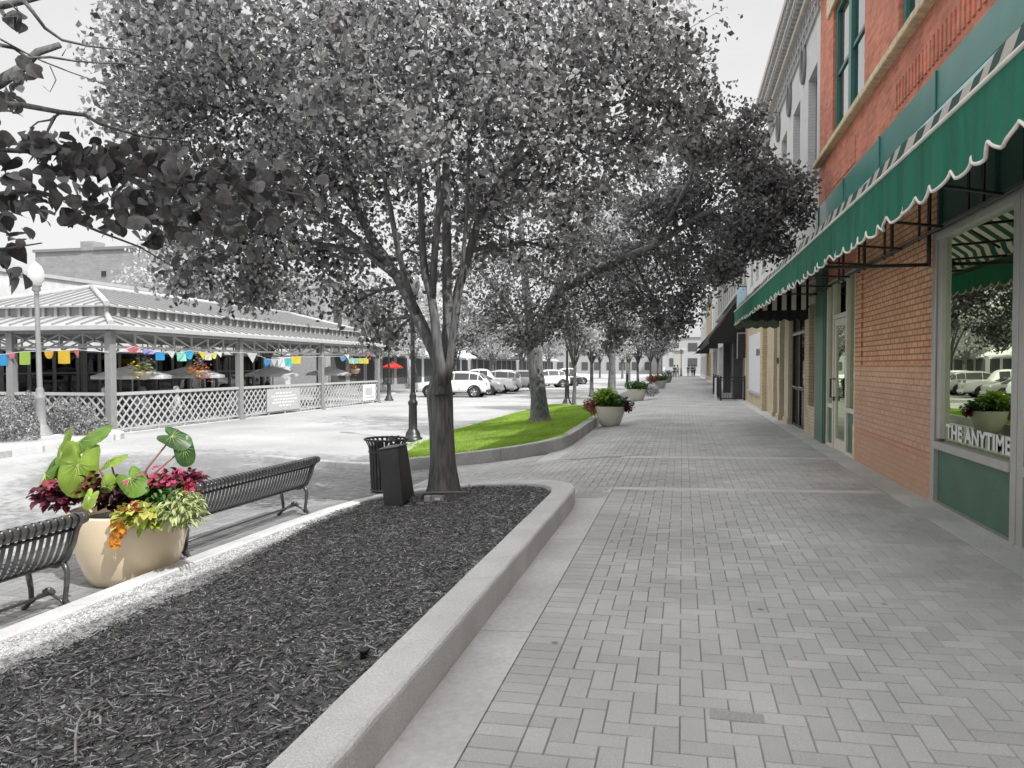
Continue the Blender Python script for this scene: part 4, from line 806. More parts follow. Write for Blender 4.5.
# --- building with the black awning
bd = thing('shop_building', 'pale building with tan panels above its steep black awning', 'building', (FX, 47, 0))
mb = MB(); wall(mb, 34.61, 62, 0, 3.4, [(35.2, 38.2, .1, 3.0), (39.2, 44, .5, 3.0), (45, 46.4, .1, 3.0), (47.5, 52.5, .5, 3.0), (54, 60, .5, 3.0)]); obj('wall', mb, m_greyb, bd)
mb = MB()
for a, b in ((35.2,38.2),(39.2,44),(45,46.4),(47.5,52.5),(54,60)): obj('shop_window', MB().box(FX+.2, FX+.23, a, b, .1, 3.0), m_glassw, bd)
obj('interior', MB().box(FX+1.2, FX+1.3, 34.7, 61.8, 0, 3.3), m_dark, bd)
mb = MB(); up = [(35.4+k*2.25, 36.8+k*2.25, 5.4, 7.9) for k in range(11)]; wall(mb, 34.61, 62, 3.4, 8.8, up); mb.box(FX+.36, FX+8, 34.7, 61.9, 8.6, 8.78); obj('upper_wall', mb, m_tan, bd)
for (a, b, c, d_) in up: window(bd, a, b, c, d_, m_pale, m_glassw, x=FX+.16, mull=0)
mb = MB()
for k in range(12): y = 34.75 + k*2.25; obj('pilaster', MB().box(FX-.10, FX+.01, y, y+.5, 5.3, 8.7), m_pale, bd, bevel=.01)
obj('cornice', MB().box(FX-.4, FX+.3, 34.61, 62, 8.8, 9.2).box(FX-.2, FX+.01, 34.61, 62, 5.1, 5.28), m_pale, bd, bevel=.02)
[obj('column', MB().box(FX-.45, FX-.06, a_, b_, 0, 3.0), m_dkb, bd, bevel=.01) for a_, b_ in ((35.6, 36.6), (44.1, 44.9))]
baw = thing('awning', 'steep plain black awning over the railed shopfront beyond the green awning', 'awning', (FX-.05, 42, 2.9)); obj('canopy', MB().prism([(1.22, 2.85), (FX-.02, 5.05), (FX-.02, 5.08), (1.18, 2.86)], 'y', 34.8, 52).prism([(1.18, 2.62), (1.21, 2.62), (1.21, 2.86), (1.18, 2.86)], 'y', 34.8, 52), m_blackc, baw); obj('end_panel', MB().prism([(1.21, 2.62), (FX-.02, 2.62), (FX-.02, 5.04), (1.22, 2.84)], 'y', 34.81, 34.84), m_blackc, baw)
ss_ = thing('projecting_sign', 'small pale blue upright sign on the wall just above the black awning', 'sign', (FX-.2, 34.5, 4.4)); obj('panel', MB().box(FX-.42, FX-.04, 34.40, 34.46, 4.15, 5.1), M('sign_blue', (.45,.62,.72), .5), ss_, bevel=.01); obj('bracket', MB().box(FX-.4, FX, 34.42, 34.44, 5.102, 5.14), m_black, ss_)
rl = thing('iron_railing', 'black iron railing enclosing the seating space by the shopfront', 'railing', (2.2, 34.5, .04))
f_ = MB()
for x in (1.70, 2.72): obj('post', MB().box(x-.035, x+.035, 34.46, 34.53, .03, 1.16), m_black, rl)
for y in (37, 39.5, 42.5): obj('post', MB().box(1.665, 1.735, y, y+.07, .03, 1.16), m_black, rl)
f_.box(1.735, 2.685, 34.48, 34.51, 1.06, 1.10); f_.box(1.735, 2.685, 34.48, 34.51, .12, .16); f_.box(1.735, 2.685, 34.482, 34.508, .93, .96)
for k in range(1, 9): x = 1.735 + k*.105; f_.box(x-.009, x+.009, 34.487, 34.503, .16, 1.06)
f_.box(1.685, 1.715, 34.53, 42.5, 1.06, 1.10); f_.box(1.685, 1.715, 34.53, 42.5, .12, .16)
for k in range(1, 66): y = 34.53 + k*.12; f_.box(1.692, 1.708, y-.009, y+.009, .16, 1.06)
obj('panel', f_, m_black, rl)
wp = MB(); wp.box(1.5, 1.56, 35.4, 36.0, .04, 1.05); wp.box(1.56, 1.64, 35.4, 36.0, .04, .1); obj('signboard', wp, m_white, label='white board leaning outside the iron railing', cat='sign board', bevel=.01)

# --- more buildings down the right side
for i, (y0, y1, h_, mm, lb) in enumerate([(62.1, 74, 9.6, m_greyb, 'pale building past the black awning with the second small dark awning'), (74.1, 92, 8.2, m_tanb, 'low tan building further down the right side'), (92.1, 118, 10.5, m_greyb, 'last pale building at the far end of the right side')]):
    t = thing('shop_building', lb, 'building', (FX, y0, 0)); ops = []; y = y0 + .6
    while y + 2.4 < y1: ops += [(y, y+2.2, .5, 2.9), (y+.4, y+1.6, 5, 7)]; y += 3.0
    mb = MB(); wall(mb, y0, y1, 0, h_, ops); mb.box(FX+.36, FX+8, y0, y0+.3, 0, h_); mb.box(FX+.36, FX+8, y0+.3, y1, h_-.3, h_-.02); obj('wall', mb, mm, t); mb = MB()
    for o in ops: obj('window', MB().box(FX+.15, FX+.18, *o), m_glassw, t)
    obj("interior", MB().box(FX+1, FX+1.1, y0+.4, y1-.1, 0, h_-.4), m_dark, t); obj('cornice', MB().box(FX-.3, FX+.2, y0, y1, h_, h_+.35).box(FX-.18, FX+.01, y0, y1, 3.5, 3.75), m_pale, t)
for (y0, y1, zb, zt_, x0_, lb) in [(61, 72, 3.0, 4.9, 1.15, 'second black awning further along the sidewalk'), (80, 90, 2.9, 4.2, 1.3, 'farthest small dark awning down the right side')]:
    t = thing('awning', lb, 'awning', (FX-.05, y0, zb)); obj('canopy', MB().prism([(x0_, zb), (FX-.02, zt_-.05), (FX-.02, zt_), (x0_-.03, zb)], 'y', y0, y1), m_blackc, t); obj('end_panel', MB().prism([(x0_, zb-.01), (FX-.02, zb-.01), (FX-.02, zt_-.06)], 'y', y0+.01, y0+.04), m_blackc, t)
# buildings closing the view
m_far = M('far_render', G(.36), .9, var=.06); m_far2 = M('far_brick', G(.33), .9, var=.12)
t = thing('far_building', 'pale wide building closing the view at the end of the sidewalk', 'building', (12, 185, 0)); mb = MB(); ops = [(x, x+2.2, z, z+2) for x in np.arange(-3, 30, 4.4) for z in (1.5, 5.2)]
obj('wall', MB().box(-4, 34, 185, 195, -.5, 8.6), m_far, t); mb = MB(); [obj('window', MB().box(o[0], o[1], 184.9, 185.01, o[2], o[3]), m_shade, t) for o in ops]; obj('cornice', MB().box(-4.4, 34.4, 184.6, 195.3, 8.6, 9.1), m_pale, t)
t = thing('far_building', 'taller grey building across the end of the street', 'building', (-18, 190, 0)); obj('wall', MB().box(-40, -5, 190, 202, -.5, 11), m_far2, t); mb = MB(); [obj('window', MB().box(x, x+1.6, 189.9, 190.01, z, z+2), m_shade, t) for x in np.arange(-38, -8, 3.2) for z in (.6, 4.4, 7.6)]; obj('cornice', MB().box(-40.4, -4.6, 189.6, 202, 11, 11.5), m_pale, t)
tw_ = thing('clock_pillar', 'square stone pillar standing at the far end of the sidewalk', 'pillar', (-.6, 135, 0)); obj('shaft', MB().box(-1.5, .3, 135, 136.5, -.1, 4.3), M('pillar_stone', (.40,.39,.36), .9), tw_, bevel=.05); obj('cap', MB().box(-1.9, .7, 134.7, 136.8, 4.3, 4.7), m_pale, tw_, bevel=.05); obj('base', MB().box(-1.8, .6, 134.8, 136.7, -.1, .9), m_pale, tw_, bevel=.05)

# --- row of buildings along the far side of the street
for i, (y0, y1, h_, mm, lb) in enumerate([(47, 63, 7.5, m_far2, 'grey two storey building behind the white suv across the street'), (63.2, 82, 9.0, m_wht, 'pale building across the street behind the parked cars'), (82.2, 108, 7.8, m_far2, 'long grey building further down the opposite side'), (108.2, 140, 9.4, m_far, 'farthest building down the opposite side')]):
    t = thing('street_building', lb, 'building', (-24, y0, -.42)); obj('wall', MB().box(-36, -24, y0, y1, -.42, h_), mm, t); obj('cornice', MB().box(-36.2, -23.7, y0, y1, h_+.001, h_+.35), m_pale, t)
    y = y0 + .7
    while y + 2.6 < y1: obj('shop_window', MB().box(-24.05, -23.95, y, y+2.3, .1, 2.3), m_shade, t); obj('window', MB().box(-24.05, -23.95, y+.5, y+1.7, 4.3, 6.2), m_shade, t); y += 3.1
    obj('canopy', MB().prism([(-24.0, 2.6), (-22.7, 2.45), (-22.7, 2.6), (-24.0, 3.2)], 'y', y0+1, y1-1), [m_grey, m_white, m_iron, m_pale][i], t)
# ---------------------------------------------------------------- left side: brick and white buildings, pavilion
m_bb = brickmat('grey_brick', G(.27), G(.22), G(.30), dark=.15, bw=.4, bh=.14, msize=.012)
m_wb = M('whitewashed_wall', G(.55), .9, var=.12, vs_=3, bump=.3, bs=12, stain=.1)
t = thing('brick_building', 'big windowless grey brick building behind the pavilion with one tiny window', 'building', (-38, 45, -.4))
mb = MB(); mb.box(-46, -33.5, 45, 70, -.4, 9.85); mb.box(-42.0, -40.9, 44.9, 46, 9.85, 10.5); obj('wall', mb, m_bb, t); obj('coping', MB().box(-46.1, -42.03, 44.85, 70, 9.852, 10.05).box(-40.87, -33.4, 44.85, 70, 9.852, 10.05), m_grey, t)
q = ony_ = None
obj('window', MB().box(-40.3, -39.95, 44.93, 45.05, 8.0, 8.35), m_dark, t); obj('downpipe', MB().tube([(-35.3,44.9,-.4),(-35.3,44.9,9.8)], .08, 8), m_iron, t)
t = thing('white_building', 'low whitewashed building with star shaped wall anchors behind the pavilion', 'building', (-26, 25, -.4))
mb = MB(); mb.box(-33, -25, 6, 44, -.4, 5.15); obj('wall', mb, m_wb, t); obj('coping', MB().box(-33.1, -24.9, 5.9, 44.1, 5.152, 5.3), m_pale, t)
st = MB()
for y in (18.5, 22.2, 26.0, 30.0):
    P = [(y + (.28 if k % 2 == 0 else .11)*math.sin(k*PI/5), 4.35 + (.28 if k % 2 == 0 else .11)*math.cos(k*PI/5)) for k in range(10)]; st.prism(P, 'x', -24.99, -24.95)
obj('wall_anchor', st, m_grey, t); obj('roof_vent', MB().box(-26.2, -25.6, 23.5, 24.1, 5.16, 5.65), m_pale, t)
m_roof = M('standing_seam_roof', G(.46), .5, trans=.22, var=.05, vs_=2, spec=.5); m_roofd = M('roof_trim', G(.28), .5, var=.05); m_post = M('pavilion_post', G(.24), .5, var=.08); m_glz = glassmat('clerestory_glass', (.9,.9,.9), 1.2, .15, (.5,.5,.5))  # metal roof made translucent, an added light leak that brightens the interior
PX, PY0, PY1, PXB, GZ = -16.3, 18.48, 38.0, -23.3, -.42
pav = thing('pavilion', 'open dining pavilion with metal hip roof, lattice railing and bunting across the street', 'pavilion', (-19.8, 28, GZ))
YS = [18.48, 24.95, 31.45, 37.95]; XB = [PX, -19.8, PXB]
def post(x, y): o = MB(); o.box(x-.11, x+.11, y-.11, y+.11, GZ, 2.62); o.box(x-.15, x+.15, y-.15, y+.15, GZ, GZ+.16); obj('post', o, m_post, pav, bevel=.012)
for y in YS: post(PX, y); post(PXB, y)
post(-19.8, YS[0]); post(-19.8, YS[-1])
OV = .3; rf = MB(); s_ = MB()
def slope(P, seam, n_):     # P: 4 points low a, low b, high b, high a
    P = [Vector(p) for p in P]; rf.add(P + [p - Vector((0,0,.05)) for p in P], [(0,1,2,3),(7,6,5,4),(0,4,5,1),(1,5,6,2),(2,6,7,3),(3,7,4,0)])
    base = (P[1]-P[0]); n0 = base.cross(P[3]-P[0]).normalized(); n0 = n0 if n0.z > 0 else -n0
    dirn = base.normalized(); down = dirn.cross(n0); down = down if down.z > 0 else -down
    for k in range(1, n_):
        t_ = k / n_; lo = P[0].lerp(P[1], t_)
        # clip the seam against the hips
        hmax = (P[3]-P[0]).dot(down); x_ = (lo - P[0]).dot(dirn); L0 = (P[3]-P[0]).dot(dirn); L1 = base.length - (P[2]-P[0]).dot(dirn)
        hh = hmax
        if L0 > 1e-3: hh = min(hh, hmax * x_ / L0)
        if L1 > 1e-3: hh = min(hh, hmax * (base.length - x_) / L1)
        if hh > .05: s_.bar(lo + n0*.025, lo + down*hh + n0*.025, .035, .05, up=n0)
ze, z1_, z2_, zr = 2.80, 3.13, 3.45, 4.28
xo, xi = PX+OV, PX-.75; yo0, yi0, yo1, yi1 = YS[0]-OV, YS[0]+.72, YS[-1]+OV, YS[-1]-.72; xbo, xbi = PXB-OV, PXB+.75
slope([(xo,yo0,ze),(xo,yo1,ze),(xi,yi1,z1_),(xi,yi0,z1_)], 1, 44); slope([(xbo,yo0,ze),(xbo,yo1,ze),(xbi,yi1,z1_),(xbi,yi0,z1_)], 1, 44)
slope([(xbo,yo0,ze),(xo,yo0,ze),(xi,yi0,z1_),(xbi,yi0,z1_)], 1, 15); slope([(xbo,yo1,ze),(xo,yo1,ze),(xi,yi1,z1_),(xbi,yi1,z1_)], 1, 15)
u0, u1, v0, v1 = xbi-.15, xi+.15, yi0-.15, yi1+.15; xm = (xi+xbi)/2; ry0, ry1 = v0+2.6, v1-2.6
slope([(u1,v0,z2_),(u1,v1,z2_),(xm,ry1,zr),(xm,ry0,zr)], 1, 42); slope([(u0,v0,z2_),(u0,v1,z2_),(xm,ry1,zr),(xm,ry0,zr)], 1, 42)
slope([(u0,v0,z2_),(u1,v0,z2_),(xm+.02,ry0,zr),(xm-.02,ry0,zr)], 1, 14); slope([(u0,v1,z2_),(u1,v1,z2_),(xm+.02,ry1,zr),(xm-.02,ry1,zr)], 1, 14)
ro = obj('roof', rf, m_roof, pav); obj('seam', s_, m_post, ro)
cap = MB(); cap.tube([(xm,ry0,zr+.03),(xm,ry1,zr+.03)], .10, 6)
for a, b in (((u1,v0,z2_),(xm,ry0,zr)), ((u1,v1,z2_),(xm,ry1,zr)), ((u0,v0,z2_),(xm,ry0,zr)), ((u0,v1,z2_),(xm,ry1,zr)), ((xo,yo0,ze),(xi,yi0,z1_)), ((xo,yo1,ze),(xi,yi1,z1_))): cap.tube([Vector(a)+Vector((0,0,.04)), Vector(b)+Vector((0,0,.04))], .09, 6)
obj('ridge_cap', cap, m_lattice, ro)
o = MB(); o.box(xo-.02, xo+.10, yo0-.1, yo1+.1, ze-.16, ze-.01); o.box(xbo-.1, xbo+.02, yo0-.1, yo1+.1, ze-.16, ze-.01); o.box(xbo+.02, xo-.02, yo0-.1, yo0+.02, ze-.158, ze-.01); o.box(xbo+.02, xo-.02, yo1-.02, yo1+.1, ze-.158, ze-.01); obj('gutter', o, m_pale, pav, bevel=.02)
cl = MB(); cg = MB(); n_ = 40
for k in range(n_+1): y = yi0 + (yi1-yi0)*k/n_; cl.box(xi-.03, xi+.03, y-.05, y+.05, z1_-.03, z2_); cl.box(xbi-.03, xbi+.03, y-.05, y+.05, z1_-.03, z2_)
for k in range(13): x = xbi + (xi-xbi)*k/12; cl.box(x-.05, x+.05, yi0-.03, yi0+.028, z1_-.03, z2_-.002); cl.box(x-.05, x+.05, yi1-.03, yi1+.028, z1_-.03, z2_-.002)
cg.box(xi-.06, xi-.04, yi0, yi1, z1_-.02, z2_-.01); cg.box(xbi+.04, xbi+.06, yi0, yi1, z1_-.02, z2_-.01); cg.box(xbi+.07, xi-.07, yi0+.04, yi0+.06, z1_-.02, z2_-.01); cg.box(xbi+.07, xi-.07, yi1-.06, yi1-.04, z1_-.02, z2_-.01)
obj('clerestory_frame', cl, m_pale, pav); obj('clerestory_glass', cg, m_roofd, pav)
def truss(p, q, nb, up=(0,0,1)):
    o = MB(); p, q = Vector(p), Vector(q); o.bar(p + Vector((0,0,2.60)), q + Vector((0,0,2.60)), .07, .07); o.bar(p + Vector((0,0,2.16)), q + Vector((0,0,2.16)), .07, .07)
    for k in range(nb + 1): a = p.lerp(q, k/nb); o.bar(a + Vector((0,0,2.195)), a + Vector((0,0,2.565)), .05, .05)
    for k in range(nb):
        a, b = p.lerp(q, k/nb), p.lerp(q, (k+1)/nb)
        if k < nb/2: a, b = b, a
        o.bar(a + Vector((0,0,2.20)), b + Vector((0,0,2.55)), .045, .045)
        if nb == 4: o.bar(b + Vector((0,0,2.20)), a + Vector((0,0,2.55)), .045, .045)
    obj('truss', o, m_pale if nb != 4 else m_post, pav)
def lattice(p, q, nrm):
    o = MB(); p, q = Vector(p), Vector(q); L_ = (q-p).length; d = (q-p)/L_; z0, z1 = GZ+.16, .72; hgt = z1-z0; st_ = .31; nn = Vector(nrm)*.012
    k = -int(hgt/st_)-1
    while k*st_ < L_:
        for sg_ in (1, -1):
            x0_, x1_ = k*st_, k*st_ + hgt
            a, b = (x0_, z0), (x1_, z1)
            if a[0] < 0: a = (0, z0 - x0_)
            if b[0] > L_: b = (L_, z1 - (x1_-L_))
            if a[1] >= z1 or b[1] <= z0: continue
            if sg_ < 0: a, b = (L_-a[0], a[1]), (L_-b[0], b[1])
            o.bar(p + d*a[0] + Vector((0,0,a[1])) + nn*sg_, p + d*b[0] + Vector((0,0,b[1])) + nn*sg_, .034, .016, up=nrm) if False else o.bar(p + d*a[0] + Vector((0,0,a[1])) + nn*sg_, p + d*b[0] + Vector((0,0,b[1])) + nn*sg_, .018, .05, up=Vector(nrm).cross(Vector((b[0]-a[0],0,b[1]-a[1]))) if abs(nrm[1]) > .5 else Vector((0, -(b[1]-a[1]), b[0]-a[0]))*1)
        k += 1
    ro_ = obj('railing', o, m_lattice, pav, fixn=False)
    r = MB(); r.bar(p + Vector((0,0,.77)), q + Vector((0,0,.77)), .12, .09); r.bar(p + Vector((0,0,z0-.02)), q + Vector((0,0,z0-.02)), .07, .05); 
    for k in range(5): a = p.lerp(q, (k+.5)/5); r.box(a.x-.03, a.x+.03, a.y-.03, a.y+.03, GZ, z0-.05)
    obj('rail', r, m_lattice, ro_)
for a, b in zip(YS[:-1], YS[1:]): truss((PX,a+.11,0), (PX,b-.11,0), 7); lattice((PX,a+.13,0), (PX,b-.13,0), (1,0,0)); truss((PXB,a+.11,0), (PXB,b-.11,0), 7)
for a, b in ((PX-.11, -19.8+.11), (-19.8-.11, PXB+.11)): truss((a,YS[0],0), (b,YS[0],0), 4); lattice((b+.02,YS[0],0), (a-.02,YS[0],0), (0,1,0))
for a, b in ((PX-.11, -19.8+.11), (-19.8-.11, PXB+.11)): truss((a,YS[-1],0), (b,YS[-1],0), 3)
bw = MB(); bw.box(PXB-.02, PXB+.04, YS[0], YS[-1], GZ+.1, .5)
for k in range(18): y = YS[0]+.6 + k*1.12; bw.box(PXB-.04, PXB+.05, y-.05, y+.05, .5, 2.15)
bw.box(PXB-.03, PXB+.045, YS[0], YS[-1], 1.3, 1.36); obj('back_screen', bw, m_post, pav)
gb_ = MB(); gb_.box(PXB-.012, PXB+.0, YS[0], YS[-1], .5, 2.15); obj('back_glass', gb_, glassmat('screen_glass', (.8,.8,.8), 1.0, .05, (.85,.85,.85)), pav)
obj('floor', MB().box(PXB, PX+.1, YS[0]-.1, YS[-1]+.1, GZ-.1, GZ+.03), m_conc, pav)
# boards on the lattice
sgn = thing('banner', 'plain pale banner with faint lettering on the middle of the pavilion railing', 'banner', (PX+.1, 27, -.1)); pA_, pB_ = atX(267,390,PX+.07), atX(300,413,PX+.07)
obj('sheet', MB().box(PX+.05, PX+.07, pA_[1], pB_[1], -.25, .66), m_lattice, sgn)
mb = MB()
for k, (w0, w1) in enumerate([(.25,.72),(.12,.85),(.2,.9),(.15,.8),(.35,.7)]):
    L_ = pB_[1]-pA_[1]; y = pA_[1]+w0*L_; 
    while y < pA_[1]+w1*L_: e = min(y + random.uniform(.08,.25), pA_[1]+w1*L_); mb.box(PX+.071, PX+.075, y, e, .45-k*.13, .51-k*.13); y = e + .06
obj('lettering', mb, m_white, sgn)
sgn = thing('poster', 'white poster fixed at the far end of the pavilion railing', 'poster', (PX+.1, 36.5, -.1)); obj('sheet', MB().box(PX+.05, PX+.07, 35.9, 37.5, -.22, .62), m_white, sgn); obj('print', MB().box(PX+.071, PX+.074, 36.2, 37.1, .05, .45).box(PX+.071, PX+.074, 36.3, 37.3, -.1, -.02), m_lattice, sgn)
# bunting: string + single flags
strg = MB(); fy = [(0,350),(35,346),(72,352),(107,348)]
FL = [(2,360,12,11,(.02,.35,.72),'r'),(12,356,8,6,(.75,.18,.30),'h'),(25,358,13,13,(.42,.62,.10),'r'),(49,355,11,8,(.85,.50,.02),'h'),(64,357,14,13,(.86,.58,.02),'r'),(76,354,8,9,(.78,.22,.24),'t'),
      (133,350,11,7,(.70,.18,.22),'h'),(148,352,9,4,(.35,.30,.75),'r'),(160,356,8,8,(.02,.38,.75),'r'),(171,355,8,7,(.8,.8,.8),'t'),(181,357,8,8,(.30,.78,.60),'r'),(189,355,8,9,(.03,.45,.72),'h'),(202,356,7,8,(.85,.72,.03),'t'),(208,357,6,6,(.82,.80,.70),'r'),(214,356,5,6,(.75,.80,.15),'h'),(219,355,5,5,(.85,.85,.85),'t'),
      (252,358,10,10,(.8,.8,.8),'t'),(267,363,6,8,(.02,.35,.75),'h'),(274,363,6,7,(.8,.8,.8),'t'),(281,363,6,7,(.78,.8,.8),'r'),(288,362,7,8,(.08,.62,.62),'r'),(296,360,9,7,(.86,.72,.02),'r'),(343,359,6,5,(.10,.40,.65),'h'),(347,357,5,5,(.8,.8,.8),'t'),(351,361,5,5,(.40,.72,.55),'r'),(356,361,5,5,(.30,.65,.62),'r'),(361,361,5,5,(.75,.70,.08),'r'),(366,361,5,5,(.75,.72,.05),'r'),(369,357,4,7,(.75,.10,.08),'t')]
fm = {}; prev = None
bt = thing('bunting_string', 'thin string carrying the coloured paper flags under the pavilion eave', 'string', (PX-.15, 24, 1.7)); pts_s = []
NM = {'r': 'square', 'h': 'rounded', 't': 'pointed'}
def cname(c):
    r, g, b = c
    if min(c) > .65: return 'white'
    if b > .5 and r < .2 and g < .5: return 'bright blue'
    if b > .5 and r > g: return 'violet'
    if g > .55 and b > .5: return 'turquoise'
    if r > .7 and g > .45: return 'yellow' if g > .65 else 'amber'
    if g > r: return 'green'
    return 'pink' if b > .15 else 'red'
cnt_ = {}
for i, (u, v, w_, h_, c, sh) in enumerate(FL):
    side = u < 100
    if side: a = np.array(at(u, v, 1.0)); o0 = np.array([0,0,H_EYE]); dd_ = a - o0; tt = (YS[0]-.15)/dd_[1]; p = o0 + dd_*tt; dep = tt; ax = Vector((1,0,0))
    else: p = np.array(atX(u, v, PX+.12)); dep = (p[1] + .2239*16.3*1.0)*.975; ax = Vector((0,1,0))
    sc = dep/FPX; W_ = w_*sc*(1 if side else min(2.2, math.hypot(1, (p[1]/16.3)))); Hh = h_*sc; p = Vector(p); n_ = Vector((0,-1,0)) if side else Vector((1,0,0)); top = p + Vector((0,0,Hh/2)); pts_s.append((i, top))
    w2 = ax*W_/2; dn = Vector((0,0,-Hh)); rp = n_*random.uniform(-.05,.05)
    if sh == 'r': P = [top-w2, top+w2, top+w2+dn+rp, top+dn*1.03-rp, top-w2+dn+rp*.5]
    elif sh == 'h': P = [top-w2, top+w2, top+w2*.9+dn*.5, top+w2*.45+dn*.9+rp, top+dn+rp, top-w2*.45+dn*.9, top-w2*.9+dn*.5]
    else: P = [top-w2, top+w2, top+w2*.3+dn+rp]
    mbf = MB(); k = len(P); mbf.add(P + [q_ + n_*.004 for q_ in P], [tuple(range(k)), tuple(range(2*k-1, k-1, -1))] + [(a_, (a_+1)%k, k+(a_+1)%k, k+a_) for a_ in range(k)])
    if c not in fm: fm[c] = M('flag_paper', tuple(min(1, x*.82+.03) for x in c), .7, var=.08, trans=.3)
    where = ('left of the lamp post' if u < 30 else 'between lamp post and corner post') if side else ('in the first bay' if u < 235 else 'in the middle bay' if u < 318 else 'in the last bay')
    neigh = '' if i == 0 else ', right after a %s one' % cname(FL[i-1][4])
    obj('flag', mbf, fm[c], label=' '.join(('%s %s paper flag %s%s' % (cname(c), NM[sh], where, neigh)).split()[:16]), cat='flag', group='paper flags strung along the pavilion')
st = MB(); pp = [p_ for _, p_ in pts_s]; st.tube([pp[0] + Vector((-1.5,0,.15))] + pp[:6] + [Vector((PX+.05, YS[0]-.13, 2.0))], .008, 4); st.tube([Vector((PX+.13, YS[0]+.1, 2.0))] + pp[6:] + [Vector((PX+.13, YS[-1], 2.0))], .008, 4); obj('string', st, m_white, bt)
# hanging flower baskets
def basket(u, v, cols, lb, box=True):
    p = Vector(atX(u, v, PX-.25)); t_ = thing('flower_basket', lb, 'flower basket', tuple(p + Vector((0,0,-.35))), 'hanging baskets under the pavilion eave'); b_ = MB(); b_.lathe(p + Vector((0,0,-.25)), [(.02,0),(.16,.02),(.26,.22),(.28,.26),(.24,.26),(.15,.1),(0,.08)], 14); obj('pot', b_, M('basket', (.45,.40,.33), .8), t_)
    ch = MB(); [ch.tube([p + Vector((.26*math.cos(a), .26*math.sin(a), .0)), p + Vector((0,0,.9))], .006, 4) for a in (0, 2.1, 4.2)]; ch.tube([p + Vector((0,0,.9)), Vector((p.x, p.y, 2.16))], .006, 4); obj('hanger', ch, m_iron, t_)
    for c, off, n_ in cols:
        m_ = MB()
        for _ in range(n_):
            q_ = p + Vector((random.gauss(off[0], .12), random.gauss(off[1], .16), random.gauss(off[2], .13))); s = random.uniform(.03, .06); a = random.uniform(0, 6.3); e1 = Vector((math.cos(a), math.sin(a), random.uniform(-.6,.6)))*s; e2 = Vector((-math.sin(a), math.cos(a), random.uniform(-.6,.6)))*s
            m_.add([q_-e1, q_-e2, q_+e1, q_+e2], [(0,1,2,3)], random.random())
        obj('flowers' if c[1] < .4 or c[0] > .5 else 'foliage', m_, M('basket_bloom', c, .7, attr=.3, trans=.3), t_, fixn=False)
basket(143, 372, [((.22,.30,.06), (0,.05,.08), 140), ((.75,.55,.05), (0,-.15,.08), 40), (G(.45), (0,.1,.25), 60)], 'hanging basket of yellow and green flowers in the first bay, nearer the corner post')
basket(200, 371, [((.72,.10,.04), (0,0,.05), 100), ((.85,.45,.03), (0,-.2,.08), 50), ((.62,.22,.24), (0,.15,-.12), 80), (G(.40), (0,-.1,.28), 60)], 'hanging basket of red and orange flowers in the first bay')
basket(355, 369, [((.75,.45,.04), (0,0,.0), 80), ((.70,.15,.05), (0,-.15,.12), 30)], 'hanging basket of orange flowers in the last bay')
# dining furniture inside
m_umb = M('umbrella_cloth', G(.8), .8, trans=.6); m_umbr = M('umbrella_red', (.70,.06,.05), .8, trans=.4)
def umbrella(x, y, r, zt, lb, m_, grp): 
    t_ = thing('parasol', lb, 'parasol', (x, y, GZ), grp); o = MB(); o.tube([(x,y,GZ),(x,y,zt+.05)], .022, 8); o.lathe((x,y,GZ), [(.25,0),(.25,.06),(.04,.1)], 14); obj('pole', o, m_pale, t_)
    o = MB(); o.lathe((x,y,0), [(0,zt),(r*.5,zt-.16),(r,zt-.36),(r,zt-.46),(r-.01,zt-.46),(r-.01,zt-.37),(r*.5,zt-.18),(0,zt-.03)], 8, smooth=False); obj('canopy', o, m_, t_)
umbrella(-17.6, 20.9, 1.2, 1.64, 'white parasol just inside the pavilion behind the corner post', m_umb, 'white parasols in the pavilion'); umbrella(-17.7, 24.0, 1.2, 1.62, 'white parasol in the pavilion between the two nearer baskets', m_umb, 'white parasols in the pavilion')
umbrella(-17.8, 29.8, 1.2, 1.6, 'white parasol in the middle of the pavilion', m_umb, 'white parasols in the pavilion'); umbrella(-17.8, 35.2, 1.2, 1.58, 'white parasol at the far end of the pavilion', m_umb, 'white parasols in the pavilion')
umbrella(-20.5, 50.5, .8, 1.9, 'red parasol on the pavement beyond the pavilion', m_umbr, None)
def table_set(x, y, lb):
    t_ = thing('dining_table', lb, 'table', (x, y, GZ), 'tables in the pavilion'); o = MB(); o.box(x-.4, x+.4, y-.4, y+.4, GZ+.72, GZ+.75); obj('tabletop', o, m_iron, t_); o = MB(); o.tube([(x,y,GZ+.03),(x,y,GZ+.72)], .035, 8); o.lathe((x,y,GZ+.02), [(.28,0),(.26,.04),(.04,.07)], 12); obj('leg', o, m_iron, t_)
def chair_(x, y, rz, lb):
    t_ = thing('dining_chair', lb, 'chair', (x, y, GZ), 'chairs in the pavilion'); o = MB(); o.box(x-.22, x+.22, y-.22, y+.22, GZ+.43, GZ+.46); obj('seat', o, m_iron, t_)
    for sx in (-1, 1):
        for sy in (-1, 1): obj('leg', MB().tube([(x+sx*.2,y+sy*.2,GZ+.43),(x+sx*.22,y+sy*.22,GZ+.03)], .014, 5), m_iron, t_)
    o = MB(); o.tube([(x-.21,y+.21,GZ+.44),(x-.21,y+.25,GZ+.8),(x-.12,y+.27,GZ+.92),(x+.12,y+.27,GZ+.92),(x+.21,y+.25,GZ+.8),(x+.21,y+.21,GZ+.44)], .014, 5); [o.tube([(x+k,y+.22,GZ+.46),(x+k,y+.27,GZ+.91)], .008, 4) for k in (-.1,0,.1)]; obj('backrest', o, m_iron, t_)
